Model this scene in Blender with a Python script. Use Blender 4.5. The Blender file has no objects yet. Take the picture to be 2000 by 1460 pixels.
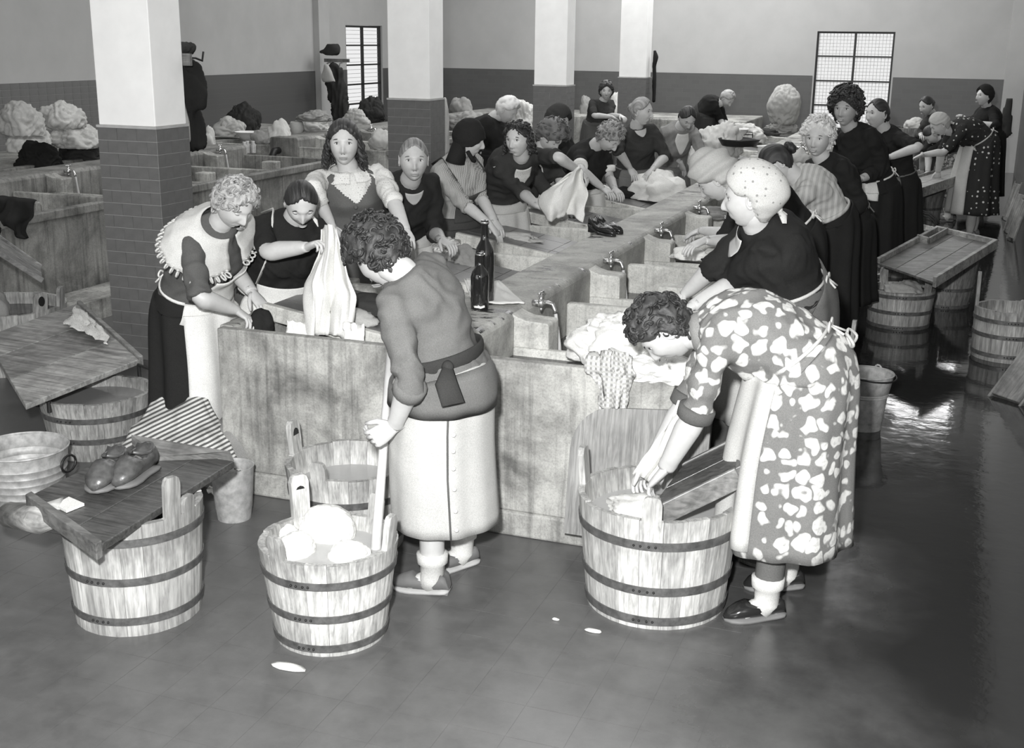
import bpy, bmesh, math, random
import numpy as np
from mathutils import Vector, Matrix, noise
V = Vector
PI = math.pi
scn = bpy.context.scene
COL = scn.collection
R = random.Random(7)

# ------------------------------------------------------------------ camera
CAM = V((0, 0, 2.2)); FPX = 2341.65
YAW, PITCH, ROLL = -.351283517, .272434147, -.0118708308
fw = V((math.sin(YAW)*math.cos(PITCH), math.cos(YAW)*math.cos(PITCH), -math.sin(PITCH)))
rt = V((math.cos(YAW), -math.sin(YAW), 0)); dn = fw.cross(rt)
cR = rt*math.cos(ROLL)+dn*math.sin(ROLL); cD = -rt*math.sin(ROLL)+dn*math.cos(ROLL)
cd = bpy.data.cameras.new('camera'); cam = bpy.data.objects.new('camera', cd); COL.objects.link(cam)
cd.sensor_fit = 'HORIZONTAL'; cd.sensor_width = 36; cd.lens = FPX/2000*36; cd.clip_end = 200
m3 = Matrix((cR, -cD, -fw)).transposed()
cam.matrix_world = Matrix.Translation(CAM) @ m3.to_4x4()
scn.camera = cam

# ------------------------------------------------------------------ world, lights, exposure
w = bpy.data.worlds.new('world'); scn.world = w; w.use_nodes = True
w.node_tree.nodes['Background'].inputs[0].default_value = (.8, .8, .8, 1)
w.node_tree.nodes['Background'].inputs[1].default_value = .5
def area(name, loc, target, size, power, sy=None):
    l = bpy.data.lights.new(name, 'AREA'); l.energy = power; l.size = size
    if sy: l.shape = 'RECTANGLE'; l.size_y = sy
    o = bpy.data.objects.new(name, l); COL.objects.link(o); o.location = loc
    o.rotation_euler = (V(target)-V(loc)).to_track_quat('-Z', 'Y').to_euler()
    return o
FLASH = area('flash_lamp', (-.20, .05, 2.48), (-2.0, 8, .9), .12, 460)
area('ceiling_fill', (-4.5, 4, 5.75), (-4.5, 4, 0), 6, 60, 5)  # unseen panels added below the closed ceiling to raise the ambient light
area('ceiling_fill', (-4.5, 12, 5.75), (-4.5, 12, 0), 6, 330, 6)
area('ceiling_fill', (-4.5, 20, 5.75), (-4.5, 20.3, 0), 6, 620, 5)
area('rear_fill', (-4, -3.6, 3.2), (-5, 14, 1.3), 8, 200, 3.4)  # added soft fill behind the camera; the wall there has no window
vs = scn.view_settings
scn.display_settings.display_device = 'sRGB'
vs.view_transform = 'Standard'; vs.look = 'None'; vs.exposure = 0; vs.gamma = 1; vs.use_curve_mapping = False

# ------------------------------------------------------------------ helpers
def ray(px, py):
    return cR*((px-1000)/FPX)+cD*((py-730)/FPX)+fw
def U(px, py, y):
    d = ray(px, py); return CAM+d*(y/d.y)
def G(px, py, z=0.0):
    d = ray(px, py); return CAM+d*((z-CAM.z)/d.z)
def X(px, py, x):
    d = ray(px, py); return CAM+d*(x/d.x)

class MB:
    def __init__(s): s.v = []; s.f = []; s.m = []
    def add(s, vs_, fs, mi=0, M=None):
        o = len(s.v)
        s.v += [tuple(M @ V(p)) if M else tuple(p) for p in vs_]
        s.f += [tuple(i+o for i in f) for f in fs]; s.m += [mi]*len(fs); return s
    def box(s, a, b, mi=0, M=None):
        x0, y0, z0 = a; x1, y1, z1 = b
        return s.add([(x0,y0,z0),(x1,y0,z0),(x1,y1,z0),(x0,y1,z0),(x0,y0,z1),(x1,y0,z1),(x1,y1,z1),(x0,y1,z1)],
              [(0,3,2,1),(4,5,6,7),(0,1,5,4),(1,2,6,5),(2,3,7,6),(3,0,4,7)], mi, M)
    def rings(s, rs, mi=0, cap=True, M=None):
        n = len(rs[0]); vv = [p for r in rs for p in r]; ff = []
        for i in range(len(rs)-1):
            for j in range(n):
                k = (j+1) % n
                ff.append((i*n+j, i*n+k, (i+1)*n+k, (i+1)*n+j))
        if cap:
            ff.append(tuple(range(n-1, -1, -1))); ff.append(tuple((len(rs)-1)*n+j for j in range(n)))
        return s.add(vv, ff, mi, M)
    def tube(s, pts, rad, n=8, ref=None, mi=0, cap=True, M=None):
        """rad: list of r or (r_side, r_ref)"""
        pts = [V(p) for p in pts]; rs = []; ref0 = V(ref) if ref else None; last = None
        if not isinstance(rad, (list, tuple)): rad = [rad]*len(pts)
        for i, p in enumerate(pts):
            t = (pts[min(i+1, len(pts)-1)]-pts[max(i-1, 0)])
            t = t.normalized() if t.length > 1e-9 else V((0,0,1))
            r0 = ref0 if ref0 is not None else (last if last is not None else (V((0,0,1)) if abs(t.z) < .9 else V((1,0,0))))
            b = (r0-t*r0.dot(t));
            if b.length < 1e-6: b = t.orthogonal()
            b.normalize(); a = t.cross(b)*-1
            a = b.cross(t); last = b
            r = rad[i]; ra, rb = (r if isinstance(r, (tuple, list)) else (r, r))
            rs.append([p+a*(ra*math.cos(q))+b*(rb*math.sin(q)) for q in [2*PI*j/n for j in range(n)]])
        return s.rings(rs, mi, cap, M)
    def lathe(s, prof, n=24, mi=0, M=None, cap=False):
        return s.rings([[(r*math.cos(2*PI*j/n), r*math.sin(2*PI*j/n), z) for j in range(n)] for r, z in prof], mi, cap, M)
    def ell(s, c, r, n=10, mi=0, M=None, m=None):
        m = m or max(6, n//2+2); rs = []
        for i in range(1, m):
            a = PI*i/m; rr = math.sin(a)
            rs.append([(c[0]+r[0]*rr*math.cos(2*PI*j/n), c[1]+r[1]*rr*math.sin(2*PI*j/n), c[2]-r[2]*math.cos(a)) for j in range(n)])
        return s.rings(rs, mi, True, M)
    def grid(s, fn, nu, nv, mi=0, wrap=False, M=None):
        vv = [fn(i/(nu), j/(nv)) for i in range(nu+(0 if wrap else 1)) for j in range(nv+1)]
        ff = []; W = nu if wrap else nu
        for i in range(nu):
            for j in range(nv):
                a = i*(nv+1)+j; b = ((i+1) % nu if wrap else i+1)*(nv+1)+j
                ff.append((a, b, b+1, a+1))
        return s.add(vv, ff, mi, M)
    def mesh(s, name, mats, smooth=True, off=None):
        me = bpy.data.meshes.new(name)
        v = s.v if off is None else [(p[0]-off[0], p[1]-off[1], p[2]-off[2]) for p in s.v]
        me.from_pydata(v, [], s.f)
        for mt in (mats if isinstance(mats, (list, tuple)) else [mats]): me.materials.append(mt)
        me.polygons.foreach_set('material_index', s.m)
        me.polygons.foreach_set('use_smooth', [smooth]*len(s.f)); me.update(); return me
def link(name, me, parent=None):
    o = bpy.data.objects.new(name, me); COL.objects.link(o)
    if parent: o.parent = parent
    return o
def obj(name, mb, mats, parent=None, smooth=False, off=None, label=None, auto=None):
    o = link(name, mb.mesh(name, mats, smooth or auto is not None, off), parent)
    if auto is not None: o.data.set_sharp_from_angle(angle=auto)
    if label: o['label'] = label
    return o
def tag(o, label, cat, group=None, kind=None):
    if label: o['label'] = label
    if cat: o['category'] = cat
    if group: o['group'] = group
    if kind: o['kind'] = kind
    return o
def root(name, loc, label, cat, group=None, rz=0, rot=None):
    o = bpy.data.objects.new(name, None); COL.objects.link(o); o.location = loc
    o.rotation_euler = rot if rot else (0, 0, rz); o.empty_display_size = .1
    return tag(o, label, cat, group)
def bev(o, wd=.01, seg=2):
    m = o.modifiers.new('b', 'BEVEL'); m.width = wd; m.segments = seg; m.limit_method = 'ANGLE'; m.angle_limit = .6; return o
def solid(o, t=.004, off=0):
    m = o.modifiers.new('s', 'SOLIDIFY'); m.thickness = t; m.offset = off; return o
def fuse(mb, vox, sm=2, wr=0, wscale=9., seed=0, stretch=V((1,1,1))):
    """union of overlapping closed shapes as one surface, with cloth wrinkles"""
    me = mb.mesh('t', [], True); o = link('t', me)
    m = o.modifiers.new('r', 'REMESH'); m.mode = 'VOXEL'; m.voxel_size = vox; m.use_smooth_shade = True
    if sm:
        m = o.modifiers.new('s', 'SMOOTH'); m.factor = .5; m.iterations = sm
    dg = bpy.context.evaluated_depsgraph_get(); ev = o.evaluated_get(dg)
    out = bpy.data.meshes.new_from_object(ev)
    bpy.data.objects.remove(o); bpy.data.meshes.remove(me)
    if wr:
        n = len(out.vertices); co = np.empty(n*3); out.vertices.foreach_get('co', co)
        no = np.empty(n*3); out.vertex_normals.foreach_get('vector', no)
        co = co.reshape(-1, 3); no = no.reshape(-1, 3); d = np.empty(n); off = V((seed*7.3, seed*3.1, 0))
        for i in range(n):
            p = V(co[i])*wscale; p = V((p.x*stretch.x, p.y*stretch.y, p.z*stretch.z))+off
            q = noise.noise(p*.5)*1.2; r = noise.noise(p+V((q*2, q*1.5, q)))
            d[i] = (.5-abs(r)*2.2)*wr + noise.noise(p*2.3)*wr*.35
        co += no*d[:, None]; out.vertices.foreach_set('co', co.ravel())
    out.polygons.foreach_set('use_smooth', [True]*len(out.polygons)); out.update()
    return out

# ------------------------------------------------------------------ materials
MC = {}
def newmat(name):
    m = bpy.data.materials.new(name); m.use_nodes = True; nt = m.node_tree
    return m, nt, nt.nodes['Principled BSDF']
def N(nt, t, **k):
    n = nt.nodes.new('ShaderNode'+t)
    for a, b in k.items(): setattr(n, a, b)
    return n
def g4(v): return (v, v, v*.985, 1)
def coord(nt, scale=(1,1,1), kind='Object', rot=(0,0,0)):
    tc = N(nt, 'TexCoord'); mp = N(nt, 'Mapping'); mp.inputs['Scale'].default_value = scale; mp.inputs['Rotation'].default_value = rot
    nt.links.new(tc.outputs[kind], mp.inputs[0]); return mp.outputs[0]
def ntex(nt, co, scale, detail=4, rough=.6, dist=0):
    n = N(nt, 'TexNoise'); n.inputs['Scale'].default_value = scale; n.inputs['Detail'].default_value = detail
    n.inputs['Roughness'].default_value = rough; n.inputs['Distortion'].default_value = dist
    nt.links.new(co, n.inputs['Vector']); return n.outputs[0]
def ramp(nt, x, stops):
    r = N(nt, 'ValToRGB'); e = r.color_ramp.elements
    while len(e) < len(stops): e.new(.5)
    for i, (p, c) in enumerate(stops): e[i].position = p; e[i].color = g4(c)
    nt.links.new(x, r.inputs[0]); return r.outputs[0]
def mixc(nt, a, b, f, mode='MIX'):
    m = N(nt, 'Mix', data_type='RGBA', blend_type=mode)
    for k, x in ((0, f), (6, a), (7, b)):
        if isinstance(x, (int, float)): m.inputs[k].default_value = x if k == 0 else g4(x)
        else: nt.links.new(x, m.inputs[k])
    return m.outputs[2]
def math_(nt, op, a, b=0.0, c=None):
    m = N(nt, 'Math', operation=op)
    for k, x in enumerate((a, b) if c is None else (a, b, c)):
        if isinstance(x, (int, float)): m.inputs[k].default_value = x
        else: nt.links.new(x, m.inputs[k])
    return m.outputs[0]
def bump(nt, b, h, st=.3, dist=.01):
    n = N(nt, 'Bump'); n.inputs['Strength'].default_value = st; n.inputs['Distance'].default_value = dist
    nt.links.new(h, n.inputs['Height']); nt.links.new(n.outputs[0], b.inputs['Normal'])
def plain(name, v, rough=.6, metal=0, nz=.12, sc=12, bs=.15, spec=.5):
    if name in MC: return MC[name]
    m, nt, b = newmat(name); co = coord(nt); n = ntex(nt, co, sc)
    c = ramp(nt, n, [(.3, v*(1-nz)), (.7, min(1, v*(1+nz)))]); nt.links.new(c, b.inputs['Base Color'])
    b.inputs['Roughness'].default_value = rough; b.inputs['Metallic'].default_value = metal
    b.inputs['Specular IOR Level'].default_value = spec
    if bs: bump(nt, b, n, bs, .004)
    MC[name] = m; return m
def wood(name, lo, hi, axis='Z', rough=.6, wet=0, dark=.35, fine=70):
    if name in MC: return MC[name]
    m, nt, b = newmat(name)
    s = {'Z': (1,1,.07), 'X': (.07,1,1), 'Y': (1,.07,1)}[axis]
    oi = N(nt, 'ObjectInfo'); cc = N(nt, 'TexCoord'); ad = N(nt, 'VectorMath', operation='ADD')
    mp = N(nt, 'Mapping'); mp.inputs['Scale'].default_value = s
    sc = N(nt, 'VectorMath', operation='SCALE'); cb = N(nt, 'CombineXYZ')
    nt.links.new(oi.outputs['Random'], cb.inputs[0]); nt.links.new(oi.outputs['Random'], cb.inputs[1])
    nt.links.new(cb.outputs[0], sc.inputs[0]); sc.inputs[3].default_value = 37
    nt.links.new(cc.outputs['Object'], mp.inputs[0]); nt.links.new(mp.outputs[0], ad.inputs[0]); nt.links.new(sc.outputs[0], ad.inputs[1])
    g = ntex(nt, ad.outputs[0], fine, 5, .65, .6); st = ntex(nt, coord(nt, (1,1,.5)), 5, 4, .7, .4)
    c1 = ramp(nt, g, [(.32, lo), (.62, hi)])
    c2 = ramp(nt, st, [(.38, 1-dark), (.62, 1)])
    c = mixc(nt, c1, c2, 1.0, 'MULTIPLY')
    rv = N(nt, 'MapRange'); nt.links.new(oi.outputs['Random'], rv.inputs[0]); rv.inputs[3].default_value = .72; rv.inputs[4].default_value = 1.12
    c = mixc(nt, c, rv.outputs[0], 1.0, 'MULTIPLY')
    nt.links.new(c, b.inputs['Base Color']); b.inputs['Roughness'].default_value = rough
    bump(nt, b, g, .35, .003); MC[name] = m; return m
def concrete(name, lo, hi, streak=.6, rough=.75):
    if name in MC: return MC[name]
    m, nt, b = newmat(name)
    big = ntex(nt, coord(nt), 2.3, 6, .68, .5); fine = ntex(nt, coord(nt), 95, 3, .75); med = ntex(nt, coord(nt), 14, 5, .7)
    stv = ntex(nt, coord(nt, (1, 1, .05)), 26, 4, .6, .2)
    c = ramp(nt, big, [(.36, lo), (.5, (lo+hi)/2*1.05), (.6, hi)])
    c = mixc(nt, c, ramp(nt, stv, [(.33, 1-streak), (.5, 1)]), .85, 'MULTIPLY')
    c = mixc(nt, c, ramp(nt, fine, [(.3, .62), (.55, 1.0)]), .8, 'MULTIPLY')
    c = mixc(nt, c, ramp(nt, med, [(.35, .8), (.6, 1.0)]), .8, 'MULTIPLY')
    nt.links.new(c, b.inputs['Base Color']); b.inputs['Roughness'].default_value = rough
    bump(nt, b, fine, .25, .004); MC[name] = m; return m
def fab(name, v, kind='plain', sc=1., v2=.8, rough=.9, rot=(0,0,0)):
    if name in MC: return MC[name]
    m, nt, b = newmat(name); co = coord(nt, (1,1,1), 'Object', rot); n = ntex(nt, co, 260, 2); n2 = ntex(nt, co, 6, 3)
    base = ramp(nt, n, [(.3, v*.82), (.7, min(1, v*1.12))])
    if kind in ('floral', 'dots'):
        vo = N(nt, 'TexVoronoi'); vo.inputs['Scale'].default_value = sc; vo.inputs['Randomness'].default_value = .4
        wj = N(nt, 'TexNoise'); wj.inputs['Scale'].default_value = sc*1.7; wj.inputs['Detail'].default_value = 0; nt.links.new(co, wj.inputs['Vector'])
        ad = N(nt, 'VectorMath', operation='MULTIPLY_ADD'); k = (.75 if kind == 'floral' else .1)/sc
        nt.links.new(wj.outputs['Color'], ad.inputs[0]); ad.inputs[1].default_value = (k,k,k); nt.links.new(co, ad.inputs[2])
        nt.links.new(ad.outputs[0], vo.inputs['Vector'])
        hi = (.41, .50) if kind == 'floral' else (.17, .21)
        f = ramp(nt, vo.outputs['Distance'], [(hi[0], 1), (hi[1], 0)])
        pt = ntex(nt, co, sc*4, 2); pc = ramp(nt, pt, [(.34, v2*.75), (.5, v2)]) if kind == 'floral' else v2
        base = mixc(nt, base, pc, f)
    elif kind in ('stripe', 'check', 'plaid'):
        def wave(ax, s, lo, hi):
            wv = N(nt, 'TexWave', wave_type='BANDS', bands_direction=ax); wv.inputs['Scale'].default_value = s
            wv.inputs['Distortion'].default_value = .6 if kind == 'stripe' else .2; wv.inputs['Detail'].default_value = 1; nt.links.new(co, wv.inputs['Vector'])
            return ramp(nt, wv.outputs['Fac'], [(lo, 0), (hi, 1)])
        f = wave('X' if kind != 'stripe' else 'Z', sc, .45, .6)
        if kind == 'stripe': base = mixc(nt, base, v2, f)
        else:
            g = wave('Z', sc, .45, .6); base = mixc(nt, mixc(nt, base, v2, f), mixc(nt, v2, base, .45), g)
    c = mixc(nt, base, ramp(nt, n2, [(.3, .86), (.7, 1)]), 1.0, 'MULTIPLY')
    nt.links.new(c, b.inputs['Base Color']); b.inputs['Roughness'].default_value = rough
    b.inputs['Specular IOR Level'].default_value = .12 if v < .1 else .2; b.inputs['Sheen Weight'].default_value = 0
    bump(nt, b, n, .25, .002); MC[name] = m; return m
def hairmat(name, lo, hi):
    if name in MC: return MC[name]
    m, nt, b = newmat(name); at = N(nt, 'Attribute'); at.attribute_name = 'strand'; n = ntex(nt, coord(nt), 170, 4, .7, 1.5)
    f = math_(nt, 'ADD', math_(nt, 'MULTIPLY', at.outputs['Fac'], .75), math_(nt, 'MULTIPLY', math_(nt, 'SUBTRACT', n, .4), .5))
    c = ramp(nt, f, [(.15, lo), (.85, hi)]); nt.links.new(c, b.inputs['Base Color']); b.inputs['Roughness'].default_value = .48
    bump(nt, b, n, .5, .003); MC[name] = m; return m

M_conc = concrete('stained_concrete', .16, .50, .45)
M_conc2 = concrete('pale_worn_concrete', .42, .68, .25)
M_ridge = concrete('ridge_concrete', .26, .50, .0)
def wet_spots(m):
    nt = m.node_tree; b = nt.nodes['Principled BSDF']; src = b.inputs['Base Color'].links[0].from_socket
    a = ntex(nt, coord(nt, (4, 15, 1)), 1.0, 6, .65, 1.2); big = ntex(nt, coord(nt, (1, 1, 1)), 1.1, 2)
    k = math_(nt, 'ADD', a, math_(nt, 'MULTIPLY', math_(nt, 'SUBTRACT', big, .5), .55)); gm = N(nt, 'NewGeometry'); sz_ = N(nt, 'SeparateXYZ'); nt.links.new(gm.outputs['Normal'], sz_.inputs[0]); f = math_(nt, 'MULTIPLY', ramp(nt, k, [(.55, 0), (.59, 1)]), math_(nt, 'GREATER_THAN', sz_.outputs[2], .6))
    nt.links.new(mixc(nt, src, .03, f), b.inputs['Base Color'])
    nt.links.new(math_(nt, 'SUBTRACT', .75, math_(nt, 'MULTIPLY', f, .6)), b.inputs['Roughness'])
wet_spots(M_ridge)
M_darkc = concrete('dark_damp_concrete', .13, .30, .5)
M_stave = wood('scrubbed_stave_wood', .34, .72, 'Z', .6, dark=.45)
M_stave2 = wood('weathered_stave_wood', .14, .36, 'Z', .6, dark=.5)
M_stave3 = wood('grey_stave_wood', .22, .52, 'Z', .6, dark=.5)
M_hoop = plain('iron_hoop', .13, .5, .4, .4, 30)
M_board = wood('dark_wet_board', .035, .11, 'X', .35, dark=.4)
M_board2 = wood('pale_board', .20, .50, 'X', .5, dark=.45, fine=28)
M_board3 = wood('mid_board', .12, .30, 'X', .45, dark=.5, fine=40)
M_metal = plain('galvanised_metal', .42, .5, .2, .3, 25)
M_chrome = plain('worn_brass', .62, .22, .9, .15, 40)
M_iron = plain('black_iron', .03, .45, .5)
M_plaster = plain('white_plaster', .93, .75, 0, .05, 3, .1)
M_wallp = plain('grey_wall_plaster', .42, .85, 0, .05, 2, .1)
M_tile = plain('glazed_tile', .14, .33, 0, .14, 9, .1)
M_grout = plain('pale_grout', .42, .9)
M_skin = plain('skin', .50, .45, 0, .05, 30, .1, .4)
M_skin2 = plain('skin_darker', .40, .48, 0, .05, 30, .1, .4)
M_lip = plain('lips', .27, .4, 0, .05, 30, 0)
M_eye = plain('eye_white', .62, .2, 0, .02, 30, 0)
M_iris = plain('iris', .03, .15, 0, 0, 30, 0)
M_white = fab('white_cotton', .80)
M_grey = fab('grey_cloth', .26)
M_lgrey = fab('light_grey_cloth', .46)
M_black = fab('black_cloth', .022)
M_dark = fab('dark_cloth', .045)
M_sack = fab('sackcloth', .42)
def water_mat(name, v, rough=.03):
    m, nt, b = newmat(name); n = ntex(nt, coord(nt), 22, 3)
    b.inputs['Base Color'].default_value = g4(v); b.inputs['Roughness'].default_value = rough; b.inputs['IOR'].default_value = 1.33
    bump(nt, b, n, .18, .006); return m
M_water = water_mat('dark_water', .06); M_soapy = water_mat('soapy_water', .42, .12); M_stream = water_mat('running_water', .5, .05)

# wet tiled floor
def floor_mat():
    m, nt, b = newmat('wet_floor'); gp = N(nt, 'NewGeometry'); co = gp.outputs['Position']
    sx = N(nt, 'SeparateXYZ'); nt.links.new(co, sx.inputs[0])
    n = ntex(nt, co, 1.1, 4, .6, .3); n2 = ntex(nt, co, 7, 5, .7); fi = ntex(nt, co, 60, 3)
    aisle = math_(nt, 'ADD', math_(nt, 'MULTIPLY', sx.outputs[0], .55), math_(nt, 'MULTIPLY', sx.outputs[1], .16))
    pud = math_(nt, 'ADD', aisle, math_(nt, 'MULTIPLY', math_(nt, 'SUBTRACT', n, .5), .9))
    wet = N(nt, 'MapRange', clamp=True); nt.links.new(pud, wet.inputs[0]); wet.inputs[1].default_value = .15; wet.inputs[2].default_value = .75
    dry = ramp(nt, n2, [(.3, .085), (.7, .13)])
    c = mixc(nt, dry, .024, wet.outputs[0])
    nt.links.new(c, b.inputs['Base Color'])
    r = N(nt, 'MapRange', clamp=True); nt.links.new(wet.outputs[0], r.inputs[0]); r.inputs[3].default_value = .34; r.inputs[4].default_value = .07
    rr = math_(nt, 'ADD', r.outputs[0], math_(nt, 'MULTIPLY', math_(nt, 'SUBTRACT', n2, .5), .2)); nt.links.new(rr, b.inputs['Roughness'])
    wv = ntex(nt, co, 11, 3, .5, .3)
    h = math_(nt, 'ADD', math_(nt, 'MULTIPLY', wv, .7), math_(nt, 'MULTIPLY', fi, .06)); bump(nt, b, h, .10, .012)
    return m
M_floor = floor_mat()

# dado brick material for far tiles (too small to tell apart)
def dado_mat():
    m, nt, b = newmat('far_tile_dado'); co = coord(nt, (1,1,1), 'Object', (PI/2, 0, 0))
    br = N(nt, 'TexBrick'); br.inputs['Scale'].default_value = 1; br.inputs['Brick Width'].default_value = .16; br.inputs['Row Height'].default_value = .082
    br.inputs['Mortar Size'].default_value = .002; br.inputs['Color1'].default_value = g4(.085); br.inputs['Color2'].default_value = g4(.095); br.inputs['Mortar'].default_value = g4(.105)
    nt.links.new(co, br.inputs['Vector']); nt.links.new(br.outputs[0], b.inputs['Base Color']); b.inputs['Roughness'].default_value = .45
    return m
M_dado = dado_mat()

# ------------------------------------------------------------------ room
XL, XR, YE, YB, ZC, DH = -11.1, .95, 23.7, -4.0, 5.9, 1.6
def struct(name, mb, mats, bevw=None, smooth=False):
    o = obj(name, mb, mats, None, smooth); o['kind'] = 'structure'
    return o
fl = struct('floor', MB().box((XL-.3, YB-.3, -.2), (XR+.3, YE+.3, -.0008)), M_floor)
tm = MB().box((0.0015, 0.0015, -.03), (.1985, .1985, 0)).mesh('floor_tile', M_floor, False)
for i in range(20):
    for j in range(14):
        if i*14+j >= 280: break
        o = link('floor_tile', tm, fl); o.location = (-4.6+.2*i, 2.25+.2*j, R.uniform(-.0002, .0001)); o.rotation_euler = (R.gauss(0,.0004), R.gauss(0,.0004), 0)
struct('ceiling', MB().box((XL-.3, YB-.3, ZC), (XR+.3, YE+.3, ZC+.2)), plain('dim_ceiling', .28, .9))
# end wall with two openings: low window and the high one
wx0, wx1, wz0, wz1 = -2.72, -1.33, .62, 2.40
hx0, hx1, hz0, hz1 = -.95, .35, 3.6, 4.9
def wall_y(name, y0, y1, holes, mat, xa, xb, za, zb):
    mb = MB(); xs = sorted({xa, xb, *[h[0] for h in holes], *[h[1] for h in holes]}); zs = sorted({za, zb, *[h[2] for h in holes], *[h[3] for h in holes]})
    for a, b in zip(xs, xs[1:]):
        for c, d in zip(zs, zs[1:]):
            if any(a >= h[0]-1e-6 and b <= h[1]+1e-6 and c >= h[2]-1e-6 and d <= h[3]+1e-6 for h in holes): continue
            mb.box((a, y0, c), (b, y1, d))
    return struct(name, mb, mat)
we = wall_y('wall_back', YE, YE+.3, [(wx0,wx1,wz0,wz1),(hx0,hx1,hz0,hz1)], M_wallp, XL-.3, XR+.3, 0, ZC)
o = obj('tile_dado', MB().box((XL, YE-.02, 0), (wx0-.03, YE, DH)).box((wx1+.03, YE-.02, 0), (XR, YE, DH)).box((wx0-.03, YE-.02, 0), (wx1+.03, YE, wz0)), M_dado, we)
wl = struct('wall_left', MB().box((XL-.3, YB, 0), (XL, 20.95, ZC)).box((XL-.3, 22.5, 0), (XL, YE, ZC)).box((XL-.3, 20.95, 0), (XL, 22.5, .55)).box((XL-.3, 20.95, 2.42), (XL, 22.5, ZC)), M_wallp)
ob = obj('tile_dado', MB().box((XL, YB, 0), (XL+.015, 11, DH)).box((XL, 11, 0), (XL+.015, 15.48, .78)).box((XL, 15.48, 0), (XL+.015, 20.95, DH)).box((XL, 22.5, 0), (XL+.015, YE, DH)).box((XL, 20.95, 0), (XL+.015, 22.5, .55)), M_dado, wl)
tl = MB().box((0, .0015, .0015), (.0145, .1585, .0805)).mesh('tile', M_tile, False)
obj('grout', MB().box((XL, 11, .78), (XL+.012, 15.48, DH)), M_grout, wl)
for r_ in range(10):
    for k in range(28):
        o = link('tile', tl, wl); o.location = (XL+R.uniform(0, .0006), 11+.16*k, .78+.082*r_)
struct('wall_right', MB().box((XR, YB, 0), (XR+.3, YE, ZC)), M_wallp)
struct('trim_1', MB().box((XR-.02, YB, 0), (XR, YE, DH)), M_dado)
struct('wall_front', MB().box((XL-.3, YB-.3, 0), (XR+.3, YB, ZC)), M_wallp)
struct('trim_2', MB().box((XL, 19.72, DH), (XL+.12, 20.1, ZC)).box((XL, 19.72, 0), (XL+.13, 20.1, DH)), [M_wallp])
struct('trim_3', MB().box((XR-.35, 23.3, 0), (XR, YE, ZC)), M_wallp)

# windows
def emis(name, v):
    m, nt, b = newmat(name); e = N(nt, 'Emission'); e.inputs[0].default_value = (1,1,1,1); e.inputs[1].default_value = v
    nt.links.new(e.outputs[0], nt.nodes['Material Output'].inputs[0]); return m
M_pane = emis('daylit_frosted_pane', .86); M_pane2 = emis('bright_daylit_pane', 6.0)
def window(n, P, ux, w_, h_, cols, rows, pane, mesh_step=None, horiz=False, label=''):
    """P: lower corner, ux: unit vector along the width; frame stands in the opening"""
    nx = V((-ux.y, ux.x, 0)); Mx = Matrix((ux, nx, V((0,0,1)))).transposed().to_4x4(); Mx.translation = P
    r = bpy.data.objects.new('window_%d' % n, None); COL.objects.link(r); r['kind'] = 'structure'; r.matrix_world = Mx
    f = MB(); t = .035
    f.box((0,-.03,0),(t,.04,h_)).box((w_-t,-.03,0),(w_,.04,h_)).box((t,-.03,0),(w_-t,.04,t)).box((t,-.03,h_-t),(w_-t,.04,h_))
    for i in range(1, cols): f.box((w_*i/cols-.018,-.025,t),(w_*i/cols+.018,.03,h_-t))
    for j in range(1, rows): f.box((t,-.024,h_*j/rows-.014),(w_-t,.028,h_*j/rows+.014))
    obj('window_frame', f, M_iron, r)
    for i in range(cols):
        for j in range(rows):
            obj('pane', MB().box((w_*i/cols+.005,.032,h_*j/rows+.005),(w_*(i+1)/cols-.005,.04,h_*(j+1)/rows-.005)), pane, r)
            if mesh_step:
                g = MB(); x0, x1, z0, z1 = w_*i/cols+.02, w_*(i+1)/cols-.02, h_*j/rows+.016, h_*(j+1)/rows-.016
                k = z0+mesh_step/2
                while k < z1: g.box((x0,.016,k-.0035),(x1,.022,k+.0035)); k += mesh_step
                k = x0+mesh_step/2
                while k < x1 and not horiz: g.box((k-.0035,.014,z0),(k+.0035,.02,z1)); k += mesh_step
                obj('wire_mesh' if not horiz else 'glazing_bar', g, M_metal, r)
    return r
window(1, V((wx0, YE+.06, wz0)), V((1,0,0)), wx1-wx0, wz1-wz0, 2, 4, M_pane, .062)
window(2, V((XL-.06, 20.98, .58)), V((0,1,0)), 1.5, 1.83, 2, 5, M_pane, .075, True)
window(3, V((hx0, YE+.06, hz0)), V((1,0,0)), hx1-hx0, hz1-hz0, 2, 3, M_pane2)

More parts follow.
